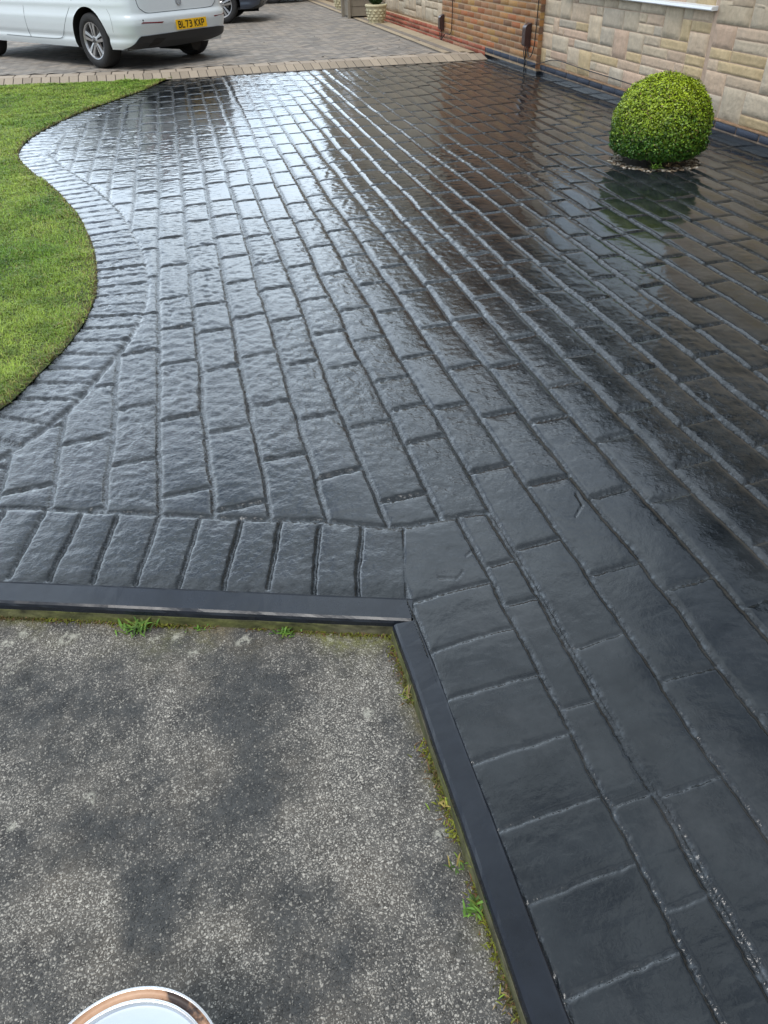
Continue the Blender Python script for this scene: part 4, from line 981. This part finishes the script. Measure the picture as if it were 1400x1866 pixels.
# ------------------------------------------------------------------ shrub in its gravel pit
def leaf_ball(name, c, rx, rz, n, leaf, top, low, squash=3.0, parent=None, seed=1, dome=False):
    rng = np.random.default_rng(seed)
    th = rng.uniform(0, 2*pi, n); cz = rng.uniform(-1, 1, n); s = np.sqrt(1-cz**2)
    D = np.c_[s*np.cos(th), s*np.sin(th), cz]
    # superellipsoid-ish: boxy dome
    if dome: squash = np.where(D[:, 2] > 0, 2.05, 6.0); rz_ = np.where(D[:, 2] > 0, rz, rz*.66)
    else: rz_ = rz
    q = (np.abs(D[:, 0]**2+D[:, 1]**2)**(squash/2)+np.abs(D[:, 2])**squash)**(-1/squash)
    bump = 1+.035*(noise(th*4, cz*5, 5)-.5)+.05*(noise(th*12, cz*12, 6)-.5)
    depth = 1-.10*rng.random(n)**1.6
    bump = bump+.05*(noise(th*26, cz*22, 7)-.5); stray = rng.random(n) < .012; depth = np.where(stray, 1+.05*rng.random(n), depth); R_ = (q*bump*depth)[:, None]
    P = D*R_*np.c_[rx+0*th, rx+0*th, rz_+0*th]+np.array(c)
    if dome:
        tp = 1-.07*np.clip((.13-P[:, 2])/.10, 0, 1); P[:, 0] = c[0]+(P[:, 0]-c[0])*tp; P[:, 1] = c[1]+(P[:, 1]-c[1])*tp
    N = D+rng.normal(0, .55, (n, 3)); N[:, 2] += .35; N /= np.linalg.norm(N, axis=1)[:, None]
    T = np.cross(N, rng.normal(0, 1, (n, 3))); T /= np.linalg.norm(T, axis=1)[:, None]; B = np.cross(N, T)
    L_ = (leaf*rng.uniform(.6, 1.25, n))[:, None]; W_ = L_*.62
    cup = N*L_*.18
    V = np.stack([P-T*L_*.5, P-B*W_*.5+cup, P+T*L_*.5, P+B*W_*.5+cup], axis=1).reshape(-1, 3)
    F = np.arange(4*n).reshape(-1, 4)
    t = np.clip((cz+.5)/1.3+.35*(noise(th*3, cz*4, 8)-.5)+rng.normal(0, .17, n), 0, 1)[:, None]  # yellower new growth upward, with overhead light put into the gradient
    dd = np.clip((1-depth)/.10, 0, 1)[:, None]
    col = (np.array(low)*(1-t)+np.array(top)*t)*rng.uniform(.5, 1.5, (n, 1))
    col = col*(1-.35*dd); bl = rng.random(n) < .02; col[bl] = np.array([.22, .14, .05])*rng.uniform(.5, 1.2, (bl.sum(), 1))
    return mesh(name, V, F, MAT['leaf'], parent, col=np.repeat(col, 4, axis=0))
def core(c, rx, rz, parent, mat):  # dark solid filling that stands for the shade inside the foliage
    m = MB(); prof = [(max(.001, rx*abs(math.cos(a))**.7), rz*math.sin(a)) for a in np.linspace(-pi/2, pi/2, 14)]; m.lathe(prof, c, 24, 'z', cap=False); m.build('shade_core', mat, parent, smooth=True)
MAT['leaf_core'] = M('shrub_shade_core', (.02, .035, .008), .9, var=(60, .5), bump=(60, 1, .02))
def build_shrub():
    t = empty('clipped_shrub', (PIT[0], PIT[1], 0)); tag(t, 'large clipped green box ball growing in a gravel circle in the driveway', 'shrub', 'clipped box balls')
    c = (.0, .0, .255)
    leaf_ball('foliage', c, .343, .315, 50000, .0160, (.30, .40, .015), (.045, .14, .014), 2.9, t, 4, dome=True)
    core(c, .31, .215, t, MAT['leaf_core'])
    m = MB()
    for k in range(9):
        a = k*.7; m.tube([(.03*math.cos(a), .03*math.sin(a), -.03), (.06*math.cos(a), .06*math.sin(a), .08), (.16*math.cos(a+.4), .16*math.sin(a+.4), .22)], .008, 6)
    m.build('stem', MAT['twig'], t)
build_shrub()
def build_pit():
    m = MB(); m.lathe([(PIT[2]*1.03, -.022), (PIT[2]*.9, -.010), (.001, -.002)], (PIT[0], PIT[1], 0), 48, 'z', cap=False)
    o = m.build('planting_pit', MAT['soil']); o['kind'] = 'structure'
    r = random.Random(5); V = []; Fc = []; C_ = []
    for k in range(800):
        a = r.uniform(0, 2*pi); d = PIT[2]*math.sqrt(r.uniform(.50, .98))*(.985+.02*math.sin(5*a)+.015*math.sin(11*a+1)); s = r.uniform(.004, .013); x, y, z = PIT[0]+d*math.cos(a), PIT[1]+d*math.sin(a), -.008+r.uniform(0, .008)
        col = np.array(r.choice([(.55, .52, .45), (.45, .40, .31), (.36, .29, .2), (.20, .14, .09), (.50, .47, .42), (.25, .19, .13), (.12, .09, .06)]))*r.uniform(.75, 1.1); n = len(V)
        ax = [s*r.uniform(.7, 1.2), s*r.uniform(.7, 1.2), s*r.uniform(.45, .75)]; ro = r.uniform(0, pi)
        for (u, v, w) in ((1, 0, 0), (0, 1, 0), (-1, 0, 0), (0, -1, 0), (0, 0, 1), (.7, .7, .5), (-.7, .7, .5), (-.7, -.7, .5), (.7, -.7, .5)):
            px, py = u*ax[0], v*ax[1]; V.append((x+px*math.cos(ro)-py*math.sin(ro), y+px*math.sin(ro)+py*math.cos(ro), z+w*ax[2])); C_.append(col)
        for i in range(4): j = (i+1) % 4; Fc += [(n+i, n+5+i, n+4), (n+5+i, n+j, n+4)]
    o = mesh('gravel', V, np.array(Fc), MAT['pebble'], col=np.array(C_)); tag(o, 'pale gravel ring round the foot of the clipped shrub', 'gravel', kind='stuff')
build_pit()
def weed(name, loc, n, length, wid, cols, label, cat, group=None, lean=1.2, seed=0, flat=1.0, z=.0, spread=.012):
    rng = np.random.default_rng(seed); P = np.c_[rng.normal(0, spread, n), rng.normal(0, spread*.6, n), np.zeros(n)]
    az = rng.uniform(0, 2*pi, n); V = []; Q = []; C_ = []; cols = [np.array(c) for c in cols]
    for i in range(n):
        a = az[i]; L_ = length*rng.uniform(.5, 1.2); w = wid*rng.uniform(.7, 1.3); rise = rng.uniform(.25, 1.0)*flat; c = cols[rng.integers(len(cols))]*rng.uniform(.7, 1.3); base = len(V); K = 5
        for k in range(K+1):
            t = k/K; d = L_*t; hz = L_*rise*(math.sin(t*2.0)*.6); ww = w*(.35+1.3*t-1.62*t*t)
            cx, cy = P[i, 0]+math.cos(a)*d*lean*.7, P[i, 1]+math.sin(a)*d*lean*.7
            V.append((cx-math.sin(a)*ww, cy+math.cos(a)*ww, hz+.002)); V.append((cx+math.sin(a)*ww, cy-math.cos(a)*ww, hz+.002)); C_ += [c, c]
        for k in range(K): q = base+2*k; Q.append((q, q+1, q+3, q+2))
    o = mesh(name, V, np.array(Q), MAT['grass'], None, col=np.array(C_)); o.location = loc; tag(o, label, cat, group)
    return o
GR = [(.075, .16, .02), (.11, .21, .03), (.05, .10, .015), (.13, .17, .03)]; YG = [(.22, .24, .03), (.13, .2, .02), (.25, .19, .05)]; DRY = [(.32, .24, .13), (.25, .17, .08)]
SZ = -.047
weed('weed', (-.345, 1.468, SZ), 60, .042, .0042, GR, 'bushiest green weed tuft at the foot of the front kerb', 'weed', 'weeds along the kerb', seed=1, spread=.022)
weed('weed', (-.19, 1.425, SZ), 12, .018, .003, GR, 'tiny weed between the two larger tufts at the front kerb', 'weed', 'weeds along the kerb', seed=2)
weed('weed', (.03, 1.352, SZ), 34, .026, .004, GR, 'mid sized weed at the front kerb nearest the mossy corner', 'weed', 'weeds along the kerb', seed=3, spread=.012)
weed('weed', (.280, .575, SZ), 26, .027, .0036, GR, 'green leafy weed in the side gap, nearest the viewer', 'weed', 'weeds along the kerb', seed=4)
weed('weed', (.277, .66, SZ), 16, .022, .0024, YG+GR, 'thin yellowing weed just above the leafy green one in the side gap', 'weed', 'weeds along the kerb', seed=5, flat=1.3)
weed('weed', (.283, .79, SZ), 18, .022, .0030, YG, 'low yellow green sprig halfway along the side gap', 'weed', 'weeds along the kerb', seed=6)
weed('weed', (.283, 1.08, SZ), 16, .030, .0012, DRY+YG, 'straw coloured wisp in the side gap near the kerb corner', 'weed', 'weeds along the kerb', seed=7, flat=1.5)
weed('weed', (.288, .42, SZ), 12, .020, .0016, YG+DRY, 'sparse pale sprig at the bottom end of the side gap', 'weed', 'weeds along the kerb', seed=8)
weed('weed', (PIT[0]-.14, PIT[1]-.26, .01), 30, .075, .006, [(.12, .27, .03), (.2, .33, .06)], 'bright green weed at the front of the gravel circle', 'weed', seed=9)
weed('dry_stems', (PIT[0]-.02, PIT[1]-.25, .012), 18, .13, .004, DRY, 'dry straw stems lying on gravel under the shrub', 'dead stems', seed=10, flat=.6)
def gap_moss():
    rng = np.random.default_rng(12); n = 2600; y = rng.uniform(-.4, 1.24, n); x = .297-np.abs(rng.normal(0, .0075, n))*(1+1.2*noise(y*6, y*0, 4))
    n2 = 1900; t = rng.uniform(0, 1.6, n2); kx = KA[0]+KDIR[0]*t; ky = KA[1]+KDIR[1]*t; o_ = .084+np.abs(rng.normal(0, .006, n2)); x2 = kx-KN[0]*o_; y2 = ky-KN[1]*o_
    X = np.r_[x, x2]; Y = np.r_[y, y2]; keep = noise(X*9+1, Y*9, 6) > .33; X, Y = X[keep], Y[keep]
    tt = noise(X*14, Y*14, 7)[:, None]; col = np.array([.055, .05, .015])*(1-tt)+np.array([.17, .19, .02])*tt; col *= rng.uniform(.5, 1.3, (len(X), 1))
    br = rng.random(len(X)) < .25; col[br] = np.array([.13, .075, .035])*rng.uniform(.5, 1.4, (br.sum(), 1))
    V, Q, T, C_ = blades(np.c_[X, Y, np.full(len(X), -.052)], .010, .0034, col, lean=1.4, rng=rng)
    o = tri_quad_mesh('moss', V, Q, T, MAT['grass'], C_); tag(o, 'brown and green moss packed in the gap between slab and kerb', 'moss', kind='stuff')
gap_moss()

# ------------------------------------------------------------------ paint tin
def build_tin():
    R = .139; H = .20
    t = empty('paint_tin', (-.301, .375, SZ+.001)); tag(t, 'round metal tin with stained copper rim and lid coloured with reflected sky, on the old slab', 'tin')
    m = MB(); m.lathe([(R-.004, 0), (R-.001, .004), (R-.003, .012), (R-.003, H-.012), (R, H-.006), (R+.001, H-.002), (R-.001, H), (R-.0035, H-.0015)], n=96, cap=False); m.build('body', MAT['tin'], t, smooth=True)
    m = MB(); m.lathe([(R-.0035, H-.0018), (R-.006, H-.006), (R-.0135, H-.007), (R-.0155, H-.003)], n=96, cap=False); m.build('rim_groove', MAT['tin_ring'], t, smooth=True)
    m = MB(); m.lathe([(R-.0155, H-.003), (R-.017, H-.0015), (R-.021, H-.003), (R-.0225, H-.010)], n=96, cap=False); m.build('rim_bead', MAT['tin'], t, smooth=True)
    m = MB(); m.lathe([(R-.0225, H-.010), (R-.026, H-.0115), (.06, H-.011), (.001, H-.0115)], n=96, cap=False); m.build('lid', MAT['tin_lid'], t, smooth=True)
build_tin()

# ------------------------------------------------------------------ pots, planter, bin at the back
def stone_pot(loc, label, R=.20, H=.30, ball=.155, plant=True):
    t = empty('plant_pot', loc); tag(t, label, 'plant pot', 'cream stone-pattern pots')
    m = MB(); m.cur = (.55, .50, .33); m.lathe([(R*.72, 0), (R*.74, .015), (R*.72, .03), (R*.80, .06), (R*.93, .2), (R*.97, H-.06), (R*.96, H-.05)], n=36, cap=False)
    m.lathe([(R*.97, H-.05), (R*1.05, H-.04), (R*1.06, H-.01), (R*1.02, H), (R*.9, H), (R*.88, H-.03), (.001, H-.035)], n=36, cap=False)
    m.build('pot', MAT['pot'], t, smooth=True, col=True)
    r = random.Random(8); m = MB()
    for row in range(4):
        for k in range(12):
            a = (k+.5*(row % 2)+r.uniform(-.15, .15))*2*pi/12; z = .07+row*.045; rr = R*(.80+.17*min(1, (z-.06)/.18)); s = r.uniform(.8, 1.1)
            vs = []; cx, cy = math.cos(a), math.sin(a)
            for q in range(7): b = q*2*pi/7; u = .036*math.cos(b)*s; w = .021*math.sin(b)*s*r.uniform(.85, 1.1); vs.append((cx*(rr+.001)-cy*u, cy*(rr+.001)+cx*u, z+w))
            for q in range(7): b = q*2*pi/7; u = .024*math.cos(b)*s; w = .012*math.sin(b)*s; vs.append((cx*(rr+.011)-cy*u, cy*(rr+.011)+cx*u, z+w))
            m.cur = tuple(np.array((.62, .57, .38))*r.uniform(.8, 1.15)); m.add(vs, [(q, (q+1) % 7, 7+(q+1) % 7, 7+q) for q in range(7)]+[tuple(range(7, 14))])
    m.build('stone_relief', MAT['pot'], t, col=True)
    if plant:
        b = empty('clipped_shrub', (loc[0], loc[1], loc[2]+H)); tag(b, 'small dark green box ball in the cream pot nearest the pale wall' if ball > .14 else 'small box ball in the rear cream pot', 'shrub', 'clipped box balls')
        leaf_ball('foliage', (0, 0, ball*.92), ball, ball, 9000, .016, (.07, .15, .02), (.02, .07, .012), 2.0, b, 9); core((0, 0, ball*.9), ball*.88, ball*.88, b, MAT['leaf_core'])
stone_pot((3.86, 16.6, PZ), 'cream pot moulded like cobbles holding a dark box ball, nearest the wall corner')
stone_pot((3.93, 20.4, PZ), 'cream cobble pot partly hidden behind the square planter', ball=.13)
def build_planter():
    t = empty('planter', (3.80, 18.1, PZ), math.radians(4)); tag(t, 'square taupe panelled planter between the two cream pots', 'planter')
    s = .24; H = .41
    m = MB(); m.box(-s+.02, s-.02, -s+.02, -s+.04, .03, H-.03); m.box(-s+.02, s-.02, s-.04, s-.02, .03, H-.03); m.box(-s+.02, -s+.04, -s+.04, s-.04, .03, H-.03); m.box(s-.04, s-.02, -s+.04, s-.04, .03, H-.03)
    m.box(-s+.015, s-.015, -s+.012, -s+.019, .20, .21); m.build('panel', MAT['planter'], t)
    for x in (-1, 1):
        for y in (-1, 1):
            m = MB(); m.box(x*s-.03, x*s+.03, y*s-.03, y*s+.03, 0, H+.01, .006); m.lathe([(.012, 0), (.028, .02), (.028, .04), (.001, .055)], (x*s, y*s, H+.01), 12, cap=False); m.build('post', MAT['planter'], t)
    m = MB()
    for a, b, c, d in ((-s+.03, s-.03, -s-.01, -s+.03), (-s+.03, s-.03, s-.03, s+.01), (-s-.01, -s+.03, -s+.03, s-.03), (s-.03, s+.01, -s+.03, s-.03)): m.box(a, b, c, d, H-.05, H-.01)
    m.build('top_rail', MAT['planter'], t)
    m = MB(); m.box(-s+.03, s-.03, -s+.03, s-.03, H-.08, H-.06); m.build('soil', MAT['soil'], t)
    p = empty('shrubby_plant', (3.80, 18.1, PZ+H-.06)); tag(p, 'bare curly brown plant in the square taupe planter', 'plant')
    r = random.Random(3); m = MB()
    for k in range(26):
        a = r.uniform(0, 6.28); P = [(r.uniform(-.05, .05), r.uniform(-.05, .05), 0)]; d = r.uniform(.1, .24)
        for i in range(1, 6): P.append((d*math.cos(a+i*.35)*i/5, d*math.sin(a+i*.35)*i/5, .06*i+.02*math.sin(i*2+k)))
        m.tube([tuple(q) for q in catmull(P, 3)], .006, 5)
    m.build('branches', MAT['twig'], p)
build_planter()
def build_bin():
    t = empty('wheelie_bin', (3.22, 23.9, PZ), math.radians(10)); tag(t, 'dark green wheelie bin at the back of the paving', 'wheelie bin')
    m = MB(); m.prism([(-.22, .04), (.22, .04), (.29, .95), (-.29, .95)], lambda p: (p[0], -.25-.05*p[1], p[1]), lambda p: (p[0], .25+.08*p[1], p[1])); m.build('body', MAT['bin'], t)
    m = MB(); m.box(-.31, .31, -.36, .38, .95, 1.02, .015); m.build('lid', MAT['bin'], t)
    for x in (-.25, .25):
        m = MB(); m.lathe([(.001, -.025), (.1, -.025), (.1, .025), (.001, .025)], (x, .28, .1), 20, 'x', cap=False); m.build('wheel', MAT['tyre'], t)
build_bin()
def build_chest():
    t = empty('storage_chest', (3.98, 24.4, PZ), math.radians(3)); tag(t, 'dark brown timber chest at the back, right of the green bin', 'chest')
    m = MB(); 
    for k in range(5): m.box(-.36, .36, -.25, .25, .05+k*.13, .05+k*.13+.122, .006)
    m.build('body', MAT['brown_box'], t)
    m = MB(); m.box(-.39, .39, -.28, .28, .705, .745, .01); m.build('lid', MAT['brown_box'], t)
    for x in (-.3, .3):
        m = MB(); m.box(x-.03, x+.03, -.2, .2, 0, .05); m.build('foot', MAT['brown_box'], t)
build_chest()
